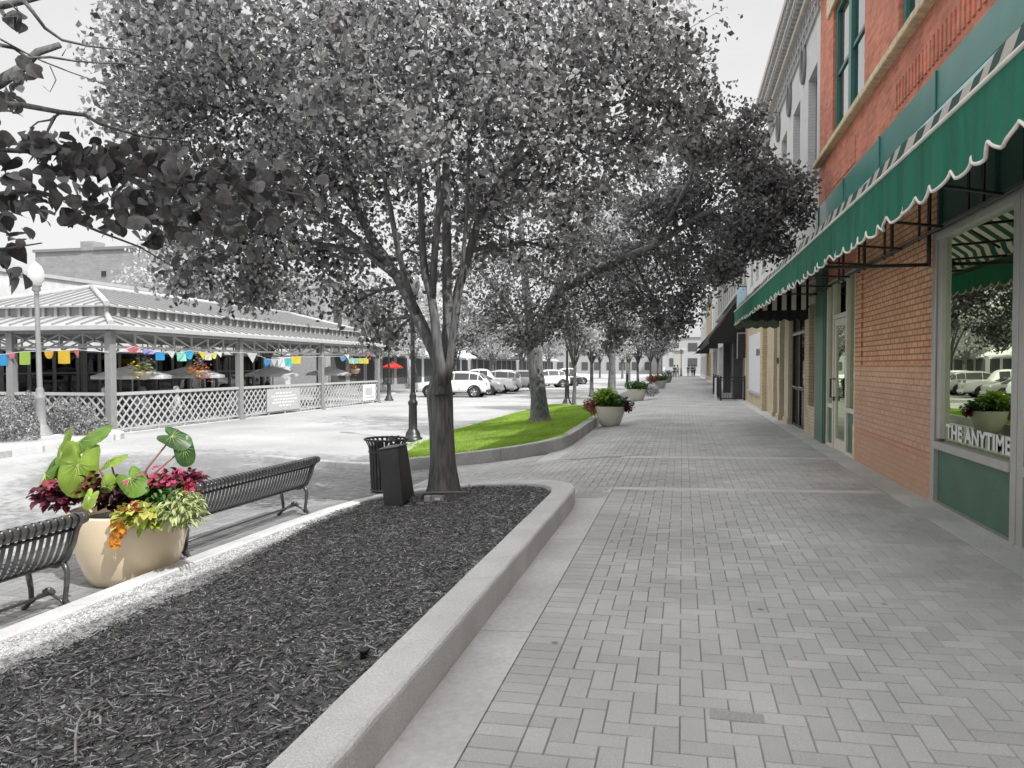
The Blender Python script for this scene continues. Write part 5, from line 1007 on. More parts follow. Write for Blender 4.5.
for i, (x, y) in enumerate([(-17.6,20.6),(-17.6,23.2),(-17.7,27),(-17.7,30),(-17.8,33.6),(-20.5,21.5)]):
    table_set(x, y, ['dining table near the corner post of the pavilion','second dining table behind the lattice of the first bay','dining table behind the banner in the pavilion','dining table near the third post of the pavilion','dining table in the far bay of the pavilion','dining table deeper inside the pavilion, seen left of the corner post'][i])
    chair_(x, y+.75, 0, 'dark wire chair on the far side of the %s pavilion table' % ['first','second','third','fourth','fifth','inner'][i])
# shrubs, lamp and kerb in the small bed at the left
kl = MB(); lbed = [(-14.4, 8), (-14.5, 13.4), (-14.75, 16.0), (-15.1, 17.6), (-15.7, 18.1), (-22, 18.15), (-22, 8)]
kerb('left_bed_kerb', lbed[:6], .3, lambda x, y: -.22, seg=3)
obj('left_bed', MB().prism(lbed, 'z', -.5, -.27), M('bed_gravel', G(.36), .95, var=.3, vs_=30), kind='structure')
def shrub(x, y, rx, ry, h, n_, lb): 
    z0 = -.28; th_ = thing('shrub', lb, 'shrub', (x, y, z0), 'clipped grey shrubs in front of the pavilion'); g = RNG.normal(size=(n_, 3)); g /= np.linalg.norm(g, axis=1)[:, None]; g *= (RNG.random((n_,1))**.25); g[:, 2] = np.abs(g[:, 2])
    C = np.array([x, y, z0+.05]) + g*np.array([rx, ry, h]) * (1 + .12*np.sin(g[:, :1]*9+g[:, 1:2]*7)); obj('foliage', leaves('foliage', C, .06*RNG.uniform(.6,1.3,n_)), m_leafm, th_, fixn=False)
    o = MB(); [o.tube([(x,y,z0-.02),(x+random.uniform(-.6,.6)*rx,y+random.uniform(-.6,.6)*ry,z0+h*.7)], .012, 4) for _ in range(8)]; obj('stem', o, m_bark, th_)
shrub(-16.6, 15.3, .85, .8, .75, 4200, 'low round shrub in the near left corner, left of the lamp foot'); shrub(-17.9, 17.0, 1.1, 1.0, 1.05, 5500, 'large shrub behind the grey lamp post'); shrub(-16.6, 17.35, .75, .6, .95, 3600, 'shrub right of the grey lamp post before the lattice')
shrub(-19.6, 16.6, 1.2, 1.0, 1.15, 4500, 'shrub at the far left edge before the pavilion'); shrub(-15.75, 17.1, .45, .5, .5, 1800, 'small low shrub at the bed corner by the corner post')
def lamp(x, y, z, h, mt, lb, lean=0, grp=None, s=1.0, gl=.78):
    t_ = thing('street_lamp', lb, 'street lamp', (x, y, z), grp); o = MB(); o.lathe((x,y,z), [(.27*s,0),(.27*s,.10),(.22*s,.12),(.20*s,.22),(.15*s,.30),(.125*s,.34),(.115*s,.95),(.135*s,1.0),(.135*s,1.06),(.09*s,1.12),(.10*s,1.22),(.07*s,1.3)], 16, flute=.06); obj('base', o, mt, t_)
    o = MB(); o.lathe((x,y,z), [(.066*s,1.29),(.055*s,h-.75),(.05*s,h-.62),(.075*s,h-.6),(.05*s,h-.57)], 16, flute=.08); obj('pole', o, mt, t_)
    o = MB(); o.lathe((x,y,z), [(.05*s,h-.58),(.11*s,h-.5),(.09*s,h-.44),(.13*s,h-.40),(.13*s,h-.37),(.0,h-.36)], 16); obj('collar', o, mt, t_)
    o = MB(); o.lathe((x,y,z), [(.11,h-.365),(.17,h-.28),(.20,h-.16),(.19,h-.02),(.13,h+.12),(.05,h+.19),(.0,h+.24)], 20); obj('globe', o, M('lamp_globe', G(.78 if mt is m_lampg else .30), .25, var=.02, trans=.4), t_)
    t_.rotation_euler = (0, lean, 0); return t_
m_lampg = M('lamp_grey', G(.24), .5, var=.08)
lamp(-16.35, 16.1, -.26, 4.35, m_lampg, 'light grey fluted lamp post with a pale globe among the shrubs at the left', lean=R(-1.3))
obj('lamp_footing', MB().box(-16.7, -16.0, 15.75, 16.45, -.30, -.22), m_kerb, kind='structure')
GLP = 'black lamp posts along the near kerb'
lamp(-7.02, 18.7, -.42, 4.3, m_black, 'black lamp post behind the litter bin at the near end of the lawn', grp=GLP); q = at(567, 403, 38.2); lamp(q[0], q[1], -.42, 4.2, m_black, 'thin black lamp post beyond the thick lawn tree', grp=GLP); lamp(-5.6, 78, -.42, 4.2, m_black, 'distant black lamp post beyond the third pot', grp=GLP)
q = at(683, 375.5, 118); lamp(q[0]-.3, q[1], -.05, 4.2, m_black, 'tiny black lamp post at the far end of the sidewalk', grp=GLP); q = at(389, 402, 43); lamp(q[0], q[1], -.42, 4.2, m_iron, 'dark lamp post across the street just past the pavilion', grp=None)

# ---------------------------------------------------------------- benches
def make_bench(L_, lb):
    t_ = thing('bench', lb, 'bench', (0,0,0), 'black strap benches by the planter'); prof = []
    # profile in (x, z): x>0 towards sidewalk (backrest side), front towards -x
    key = [(.345,.745),(.365,.785),(.355,.825),(.315,.84),(.275,.82),(.262,.77),(.24,.66),(.20,.54),(.145,.45),(.06,.405),(-.06,.40),(-.17,.415),(-.235,.43),(-.275,.415),(-.285,.375),(-.265,.35)]
    P = [Vector((a,0,b)) for a, b in key]
    def cr_(P, n=4):
        out = []
        for i in range(len(P)-1):
            p0, p1, p2, p3 = P[max(i-1,0)], P[i], P[i+1], P[min(i+2,len(P)-1)]
            for k in range(n): t = k/n; out.append(.5*((2*p1)+(-p0+p2)*t+(2*p0-5*p1+4*p2-p3)*t*t+(-p0+3*p1-3*p2+p3)*t**3))
        return out + [P[-1]]
    C_ = cr_(P, 3); sl = MB(); n_ = int(L_/.066)
    for k in range(n_):
        y = .05 + (L_-.1)*k/(n_-1); hw = .019; V_ = []
        for i, p in enumerate(C_):
            tg = (C_[min(i+1,len(C_)-1)]-C_[max(i-1,0)]).normalized(); nn = Vector((tg.z,0,-tg.x))*.003
            V_ += [p+nn+Vector((0,y-hw,0)), p+nn+Vector((0,y+hw,0)), p-nn+Vector((0,y+hw,0)), p-nn+Vector((0,y-hw,0))]
        F_ = [(4*i+a, 4*i+(a+1)%4, 4*i+4+(a+1)%4, 4*i+4+a) for i in range(len(C_)-1) for a in range(4)] + [(0,1,2,3), tuple(4*(len(C_)-1)+a for a in (3,2,1,0))]
        sl.add(V_, F_, random.random(), 0, False)
    obj('slats', sl, m_benchm, t_)
    o = MB()
    for x, z in ((.325,.79),(.255,.70),(.12,.42),(-.10,.385),(-.262,.385)): o.tube([(x,.03,z),(x,L_-.03,z)], .013 if z < .75 else .030, 8)
    obj('rails', o, m_benchm, t_)
    for y in (0.0, L_):
        f = MB(); f.tube([(.30,y,.80),(.325,y,.79),(.30,y,.77),(.262,y,.70),(.225,y,.58),(.16,y,.455),(.06,y,.395),(-.10,y,.385),(-.24,y,.40)], [.03,.036,.032,.026,.026,.028,.03,.026,.022], 8); f.lathe((.315,y-.03,.79), [(.0,0),(.045,0),(.05,.03),(.045,.06),(0,.06)], 14, axis='y'); obj('end_frame', f, m_benchm, t_)
        for pts_, in (([(.12,y,.44),(.165,y,.34),(.155,y,.22),(.14,y,.12),(.20,y,.03),(.235,y,.012)],), ([(-.20,y,.40),(-.225,y,.30),(-.20,y,.18),(-.195,y,.09),(-.25,y,.03),(-.285,y,.012)],)): obj('leg', MB().tube(pts_, [.026,.024,.021,.021,.022,.018], 8), m_benchm, t_)
        sc_ = MB(); sc_.tube([(.14,y,.06),(.09,y,.115),(.0,y,.15),(-.04,y,.155),(-.12,y,.13),(-.19,y,.07)], [.013]*6, 7)
        for k in range(5): a = R(30+30*k); sc_.tube([(-.02,y,.145),(-.02+.06*math.cos(a),y,.145+.055*math.sin(a))], [.012,.018], 6)
        obj('scroll_brace', sc_, m_benchm, t_)
    obj('stretcher', MB().tube([(-.02,0,.15),(-.02,L_,.15)], .014, 7), m_benchm, t_); return t_
bp = make_bench(2.38, 'black metal strap bench right of the near flower pot'); ub = [False]
place(bp, ub, (-5.10, 6.62, -.41), R(-2), .98, 'black metal strap bench right of the big near flower pot'); place(bp, ub, (-5.05, 2.62, -.41), R(-1), 1.0, 'black metal strap bench at the left edge of the photo, left of the near pot')

# ---------------------------------------------------------------- flower pots
m_pot = M('pot_glaze', (.76,.63,.44), .4, var=.05, vs_=3, coat=.3, spec=.5); m_pot2 = M('pot_pale', (.62,.61,.50), .45, var=.05, vs_=3)
def pot(x, y, z, r, h, m_, lb, grp='large round flower pots', full=False):
    t_ = thing('flower_pot', lb, 'flower pot', (x,y,z), grp); o = MB(); pr = [(0,0),(.50,.0),(.56,.012),(.66,.15),(.79,.40),(.90,.65),(.965,.86),(.985,.95),(1.0,.985),(1.0,1.0),(.965,1.0),(.93,.95),(.88,.84)]; pr = [(0,0),(.60,0),(.66,.015),(.77,.16),(.87,.38),(.94,.62),(.985,.85),(1.0,.97),(1.0,1.0),(.965,1.0),(.93,.95),(.88,.84)] if full else pr; o.lathe((x,y,z), [(a*r, b*h) for a, b in pr], 56); obj('pot', o, m_, t_)
    o = MB(); o.lathe((x,y,z), [(0,h*.88),(r*.9,h*.86)], 30); obj('soil', o, m_soil, t_); return t_
m_lime = M('lime_leaf', (.30,.46,.07), .5, var=.35, vs_=7, trans=.4, tcol=(.45,.62,.06)); m_mid = M('green_leaf', (.07,.17,.035), .45, var=.3, vs_=12, trans=.3, attr=.2); m_burg = M('burgundy_leaf', (.11,.014,.03), .45, attr=.5, var=.3, vs_=14, trans=.25)
m_burg2 = M('rose_leaf', (.36,.05,.08), .5, attr=.4, var=.3, vs_=14, trans=.25); m_pink = M('pink_bloom', (.50,.045,.14), .6, attr=.35, trans=.3); m_red = M('red_bloom', (.55,.03,.05), .6, attr=.4, trans=.3); m_var = M('variegated_leaf', (.42,.48,.22), .6, attr=.35, trans=.3); m_orng = M('orange_leaf', (.66,.27,.03), .6, var=.3, vs_=14, trans=.3); m_yel = M('yellow_leaf', (.42,.42,.10), .6, attr=.4, var=.2, trans=.3)
m_stem = M('stem', (.30,.16,.12), .6); m_dpur = M('dark_purple_leaf', (.045,.012,.018), .5, attr=.5, trans=.2); m_org2 = M('coral_bloom', (.40,.17,.13), .7, attr=.4, trans=.25)
def fol(parent, name, m_, c, sx, sy, sz, n_, smin, smax, droop=.0, asp=.38, up=0.3):
    o = MB()
    for _ in range(n_):
        g = Vector((random.gauss(0,1), random.gauss(0,1), random.gauss(0,1))); g = g.normalized() * random.random()**.4; p = Vector(c) + Vector((g.x*sx, g.y*sy, g.z*sz)); s = random.uniform(smin, smax)
        d = Vector((g.x+random.gauss(0,.5), g.y+random.gauss(0,.5), up-droop+random.gauss(0,.4))).normalized()*s; w_ = d.cross(Vector((random.gauss(0,.4),random.gauss(0,.4),1))).normalized()*s*asp; f_ = w_.cross(d).normalized()*s*.12
        o.add([p, p+d*.3+w_*.85+f_, p+d*.65+w_*.75+f_-Vector((0,0,s*.08)), p+d-Vector((0,0,s*.22)), p+d*.65-w_*.75+f_-Vector((0,0,s*.08)), p+d*.3-w_*.85+f_, p+d*.45], [(0,1,6),(1,2,6),(2,3,6),(3,4,6),(4,5,6),(5,0,6)], random.random(), 0, True)
    return obj(name, o, m_, parent, fixn=False)
def blooms(parent, name, m_, c, sx, sy, sz, n_, s0):
    o = MB()
    for _ in range(n_):
        g = Vector((random.gauss(0,.5), random.gauss(0,.5), random.gauss(0,.5))); p = Vector(c) + Vector((g.x*sx, g.y*sy, g.z*sz)); a0 = random.random(); nn = Vector((random.gauss(0,.5), random.gauss(-.3,.5), 1)).normalized(); e1 = nn.cross(Vector((1,.2,0))).normalized(); e2 = nn.cross(e1); s = s0*random.uniform(.7,1.3)
        for k in range(5):
            a = 2*PI*k/5; d = e1*math.cos(a)+e2*math.sin(a); q_ = -e1*math.sin(a)+e2*math.cos(a); o.add([p, p+d*s*.6+q_*s*.42, p+d*s+nn*s*.2, p+d*s*.6-q_*s*.42], [(0,1,2,3)], a0)
    return obj(name, o, m_, parent, fixn=False)
def taro_leaf(mb, tip_dir, c, L_, nrm, cup=.12):
    c = Vector(c); d = Vector(tip_dir).normalized(); n_ = Vector(nrm); n_ = (n_ - d*n_.dot(d)).normalized(); s = d.cross(n_); NR, NA = 6, 28; V_ = [c]; F_ = []
    for r in range(1, NR+1):
        for k in range(NA):
            a = 2*PI*k/NA; rr = r/NR; ca = math.cos(a); aa = min(a, 2*PI-a); R0 = .42 + .40*max(0, ca)**2.2 + .17*math.exp(-((aa-2.5)/.38)**2) - .30*math.exp(-((aa-PI)/.20)**2) + .05*abs(math.sin(a)); wv = .02*math.sin(a*7+c.x*9)*rr**2
            V_.append(c + d*(R0*ca*rr*L_) + s*(R0*math.sin(a)*rr*L_*.88) + n_*(-(rr**2)*cup*L_ + wv*L_ + .012*L_*abs(math.sin(a*5))*rr - .05*L_*rr*rr*max(0,ca)))
    for k in range(NA): F_.append((0, 1+k, 1+(k+1)%NA))
    for r in range(NR-1):
        for k in range(NA): F_.append((1+r*NA+k, 1+(r+1)*NA+k, 1+(r+1)*NA+(k+1)%NA, 1+r*NA+(k+1)%NA))
    mb.add(V_, F_, random.random(), 0, True)
    for k in range(-4, 5):
        a = k*.42; e = c + d*((.5+.25*max(0,math.cos(a))**2)*math.cos(a)*L_*.9) + s*(.46*math.sin(a)*L_*.9) - n_*(.75*cup*L_*.55) ; e += n_*.004
        mb.tube([c + n_*.004, c.lerp(e, .5) + n_*(.006+.02*L_), e], [.0028,.0018,.0007], 4, m=1)
m_vein = M('leaf_vein', (.40,.52,.16), .5)
p1 = (-5.07, 5.98); z1p = -.41; R1, H1 = .52, .67
pot(p1[0], p1[1], z1p, R1, H1, m_pot, 'big tan bowl shaped pot between the two benches', full=True); PZ = z1p + H1
def pp(u, v, dd=0): return Vector(at(u, v, 6.85 + dd))
m_deep = M('deep_green_leaf', (.055,.12,.035), .4, var=.4, vs_=12, trans=.25)
ee = thing('taro_plant', 'tall taro plant with huge lime green heart leaves in the near tan pot', 'plant', (p1[0], p1[1], PZ-.08)); stm = MB(); root = Vector((p1[0]-.02, p1[1], PZ-.1))
m_lime2 = M('deep_lime_leaf', (.13,.26,.03), .45, var=.3, vs_=9, trans=.35, tcol=(.25,.42,.05))
camv = Vector((0,0,1.6)) - Vector((p1[0], p1[1], .5))
for (u, v, L_, tip, nrm, mm_, dd) in [(78,464,.50,(-.15,-.1,-1),(.55,-1,.35),m_lime,-.15),(62,452,.50,(-.55,.1,-.75),(.1,-.7,.6),m_lime,.05),(46,474,.40,(-.4,-.2,-.9),(-.5,-.8,.4),m_lime2,.1),(80,442,.50,(.85,.2,.60),(-.3,-.6,.75),m_lime2,0),(172,436,.30,(.75,.1,-.35),(-.2,-.6,.7),m_deep,.1),(184,448,.28,(.25,0,-1),(.6,-.7,.3),m_deep,.1),(60,466,.34,(-.7,.2,-.5),(.2,-.5,.8),m_lime2,.15),
        (130,478,.34,(.7,-.3,-.45),(-.1,-.6,.8),m_lime2,-.25),(110,461,.26,(.8,.1,.35),(-.2,-.5,.8),m_lime,0),(90,497,.18,(-.2,-.3,-.8),(.2,-.8,.5),m_lime,-.35),(107,487,.20,(.3,-.1,.9),(.3,-.8,.2),m_lime,-.2)]:
    c = pp(u, v, dd); lf = MB(); taro_leaf(lf, tip, c, L_*.78, nrm); obj('leaf', lf, [mm_, m_vein], ee, fixn=False); stm.tube([root + Vector((random.uniform(-.05,.05), random.uniform(-.05,.05), 0)), root.lerp(c, .5) + Vector((0,0,.08)) + (Vector((-.04,0,0))), c - Vector(nrm).normalized()*.01], [.016,.011,.007], 7)
obj('stalks', stm, m_stem, ee)
cx, cy = p1
def plant(nm, lb, cat, c): return thing(nm, lb, cat, c)
t = plant('coleus', 'burgundy coleus spilling over the left side of the near tan pot', 'plant', (cx-.3, cy-.1, PZ-.05)); fol(t, 'foliage', m_burg, pp(60,494,.05), .22, .2, .13, 230, .05, .12, .3); fol(t, 'young_leaves', m_burg2, pp(55,486,0), .12, .12, .07, 34, .06, .11, .2)
t = plant('dark_coleus', 'dark purple leaves massed in the middle of the near tan pot', 'plant', (cx, cy, PZ-.05)); fol(t, 'foliage', m_dpur, pp(120,495,-.05), .22, .2, .15, 300, .05, .11, .1); fol(t, 'stems', m_burg, pp(98,490,-.1), .14, .15, .16, 120, .05, .1, 0)
t = plant('pentas', 'bright pink star flowers on the right of the near tan pot', 'flowers', (cx+.25, cy, PZ-.05)); fol(t, 'dark_leaves', m_burg, pp(165,484,-.03), .24, .2, .12, 160, .05, .09, .1); fol(t, 'foliage', m_mid, pp(158,492,-.05), .27, .2, .15, 420, .05, .09, .1); blooms(t, 'flowers', m_pink, pp(160,480,-.12), .25, .22, .10, 110, .024); blooms(t, 'side_flowers', m_red, pp(186,492,-.15), .12, .12, .08, 40, .024)
t = plant('coleus', 'dark red coleus leaves at the right rim beside the pink flowers', 'plant', (cx+.4, cy+.1, PZ-.05)); fol(t, 'foliage', m_burg, pp(184,480,.1), .16, .18, .07, 80, .06, .12, .1)
t = plant('trailing_grass', 'pale variegated leaves trailing over the right rim of the near pot', 'plant', (cx+.4, cy-.1, PZ-.1)); fol(t, 'foliage', m_var, pp(182,509,-.35), .17, .17, .17, 420, .05, .11, .5, .16); fol(t, 'inner_foliage', m_mid, pp(172,500,-.25), .15, .15, .1, 150, .05, .08, .3, .25)
t = plant('coleus', 'yellow and green mottled coleus over the front rim of the near pot', 'plant', (cx+.1, cy-.3, PZ-.05)); fol(t, 'foliage', m_yel, pp(138,514,-.42), .20, .12, .09, 130, .06, .12, .5, .42); fol(t, 'inner_foliage', m_lime, pp(147,518,-.42), .14, .1, .09, 70, .05, .1, .6, .4); fol(t, 'red_leaves', m_red, pp(134,508,-.40), .09, .08, .05, 16, .05, .08, .4)
t = plant('sweet_potato_vine', 'single withered orange leaf hanging over the front of the near pot', 'plant', tuple(pp(117,540,-.5)));  o = MB(); c = pp(116,521,-.5)
for k in range(44):
    f_ = k/43; q_ = c + Vector((.03*math.sin(f_*5)+random.uniform(-.07,.07)*(1-f_*.5), random.uniform(-.012,.0), -.22*f_)); s = random.uniform(.03,.06)*(1-.4*f_); a = random.uniform(0,6.3); e1 = Vector((math.cos(a), random.uniform(-.4,.4), math.sin(a)))*s; e2 = Vector((-math.sin(a), random.uniform(-.4,.4), math.cos(a)))*s; o.add([q_-e1, q_-e2, q_+e1, q_+e2], [(0,1,2,3)], random.random())
o.tube([c+Vector((0,.06,.05)), c, c+Vector((0,0,-.2))], .004, 5); obj('leaf', o, m_orng, t, fixn=False)
def small_pot(u, v, d, r, h, spec, lb, m_=m_pot2, dens=1.0):
    q_ = at(u, v, d); x, y, z = q_[0], q_[1], gz(q_[0]) + .01; pot(x, y, z, r, h, m_, lb)
    for (nm, plb, m2, ox, oz, sx, sz, n_, s0, s1, dr) in spec:
        t_ = thing(nm, plb, 'flowers' if 'flower' in plb else 'plant', (x+ox, y, z+h)); fol(t_, 'foliage', m2, (x+ox, y-.05, z+h+oz), sx, sx*.9, sz, int(n_*dens), s0, s1, dr)
small_pot(610, 418, 20.9, .44, .56, [('flowering_plant', 'coral flowers hanging over the left of the pot by the lawn', m_org2, -.50, .02, .24, .26, 420, .05, .10, .5), ('leafy_plant', 'lime green leaves standing up in the pot by the lawn', m_lime, -.12, .24, .32, .22, 280, .10, .2, 0), ('leafy_plant', 'deep green foliage filling the pot by the lawn', m_mid, .08, .12, .42, .16, 600, .07, .14, .1), ('dark_coleus', 'dark burgundy leaves at the right of the pot by the lawn', m_burg, .50, .02, .17, .17, 200, .05, .10, .4), ('trailing_plant', 'thin lime trail hanging down the front of the pot by the lawn', m_lime, -.13, -.08, .10, .16, 50, .05, .08, .8)], 'pale bowl pot at the end of the lawn kerb, second along the sidewalk')
small_pot(637.5, 399.5, 36.5, .46, .58, [('leafy_plant', 'dark green foliage in the third pot along the sidewalk', m_mid, -.05, .14, .55, .22, 700, .08, .16, .1), ('pale_plant', 'greyish trailing plant right of the third pot', m_leafl, .7, -.05, .35, .28, 350, .08, .14, .4)], 'pale bowl pot further along, third along the sidewalk')
small_pot(660.5, 388, 54, .46, .58, [('flowering_plant', 'dusky red flowers in the fourth pot along the sidewalk', m_org2, -.45, .12, .55, .28, 500, .1, .2, .1), ('leafy_plant', 'dark foliage in the fourth pot along the sidewalk', m_mid, .05, .18, .45, .2, 300, .1, .2, .1)], 'pale bowl pot, fourth along the sidewalk', M('pot_grey', G(.40), .5))
small_pot(667.5, 383, 72, .46, .58, [('leafy_plant', 'dark mounded plant in the fifth and farthest pot', m_leafd, 0, .25, .6, .4, 400, .1, .2, .1)], 'grey bowl pot, farthest along the sidewalk', m_grey)

# ---------------------------------------------------------------- litter bin, box, outlet
t = thing('litter_bin', 'dark slatted metal litter bin with a flared rim behind the near tree planter', 'litter bin', (-4.46, 10.72, -.38)); x, y, z = t.location
o = MB(); n_ = 26
for k in range(n_):
    a = 2*PI*k/n_; ca, sa = math.cos(a), math.sin(a); V_ = []
    for r_, h_ in ((.235,.05),(.25,.40),(.262,.66),(.275,.74),(.315,.82),(.335,.845)):
        for s_, dr in ((-.019,.003),(.019,.003),(.019,-.003),(-.019,-.003)): V_.append((x+ca*(r_+dr)-sa*s_, y+sa*(r_+dr)+ca*s_, z+h_))
    o.add(V_, [(4*i+b, 4*i+(b+1)%4, 4*i+4+(b+1)%4, 4*i+4+b) for i in range(5) for b in range(4)])
obj('slats', o, m_iron, t)
def ring(r_, h_, w_=.012): q_ = MB(); q_.tube([(x+r_*math.cos(a), y+r_*math.sin(a), z+h_) for a in np.linspace(0, 2*PI, 33)], w_, 6, caps=False); return q_
obj('rim', ring(.335,.85,.016), m_iron, t); obj('hoop', ring(.268,.66,.014), m_iron, t); obj('base_hoop', ring(.24,.07,.016), m_iron, t); obj('liner', MB().lathe((x,y,z), [(.0,.06),(.215,.06),(.24,.68),(.23,.68),(.21,.08),(0,.08)], 22), m_dark, t)
t = thing('bin_lid_bag', 'crumpled dark liner bag showing above the rim of the litter bin', 'bag', (x+.1, y-.05, z+.7)); o = MB()
for k in range(16): a = random.uniform(0,6.3); q_ = Vector((x+.16+.06*math.cos(a), y-.1+.06*math.sin(a), z+.80+random.uniform(-.08,.08))); e = [Vector([random.uniform(-.07,.07) for _ in range(3)]) for _ in range(4)]; o.add([q_+v_ for v_ in e], [(0,1,2),(0,2,3),(0,3,1),(1,3,2)])
obj('bag', o, m_black, t)
# dark box leaning beside the bin: base quad and top quad
bx_ = thing('utility_box', 'plain dark box tilted beside the near tree, in front of the litter bin', 'box', (-3.85, 9.0, -.18))
base = [Vector(at(384,506,9.35)), Vector(at(403,506,9.05)), Vector(at(414.5,494,9.55)), Vector(at(396,494,9.85))]; up_ = Vector(at(378,451,9.35)) - Vector(at(384,506,9.35)); up_.y += .02
P = base + [b_ + up_ * (1.0 if i in (0, 1) else 1.0) for i, b_ in enumerate(base)]
P[5] = P[5] + (Vector(at(398,448,9.05))-P[5])*1.0; P[6] = Vector(at(407,445,9.5)); P[7] = Vector(at(388,447,9.8))
obj('body', MB().add(P, [(0,3,2,1),(4,5,6,7),(0,1,5,4),(1,2,6,5),(2,3,7,6),(3,0,4,7)]), M('box_metal', G(.035), .55, var=.15, spec=.4), bx_, bevel=.012)
lid = [v_ + (v_ - (P[4]+P[6])/2)*.06 + Vector((0,0,.004)) for v_ in P[4:8]]; obj('lid', MB().add(lid + [v_ + Vector((0,0,.018)) for v_ in lid], [(0,3,2,1),(4,5,6,7),(0,1,5,4),(1,2,6,5),(2,3,7,6),(3,0,4,7)]), m_iron, bx_, bevel=.004)
g1 = ground_at(434, 502); t = thing('outlet_box', 'small pale electrical outlet box with bent conduit at the foot of the near tree', 'outlet box', g1[:3]); gx, gy, gz_ = g1
obj('body', MB().box(gx-.03, gx+.13, gy-.03, gy+.04, gz_+.0, gz_+.085), M('box_grey', G(.30), .6), t, bevel=.006); obj('cover', MB().box(gx-.12, gx-.035, gy-.04, gy+.03, gz_, gz_+.08), M('cover_pale', G(.42), .6), t, bevel=.01); obj('socket', MB().box(gx+.02, gx+.09, gy-.035, gy-.031, gz_+.03, gz_+.06), m_white, t)
obj('conduit', MB().tube([(gx-.2,gy+.10,gz_+.02),(gx-.16,gy+.06,gz_+.09),(gx-.05,gy+.05,gz_+.11),(gx+.2,gy+.05,gz_+.12),(gx+.42,gy+.08,gz_+.13),(gx+.44,gy+.1,gz_+.18),(gx+.40,gy+.2,gz_+.20)], .012, 8), m_grey, t)

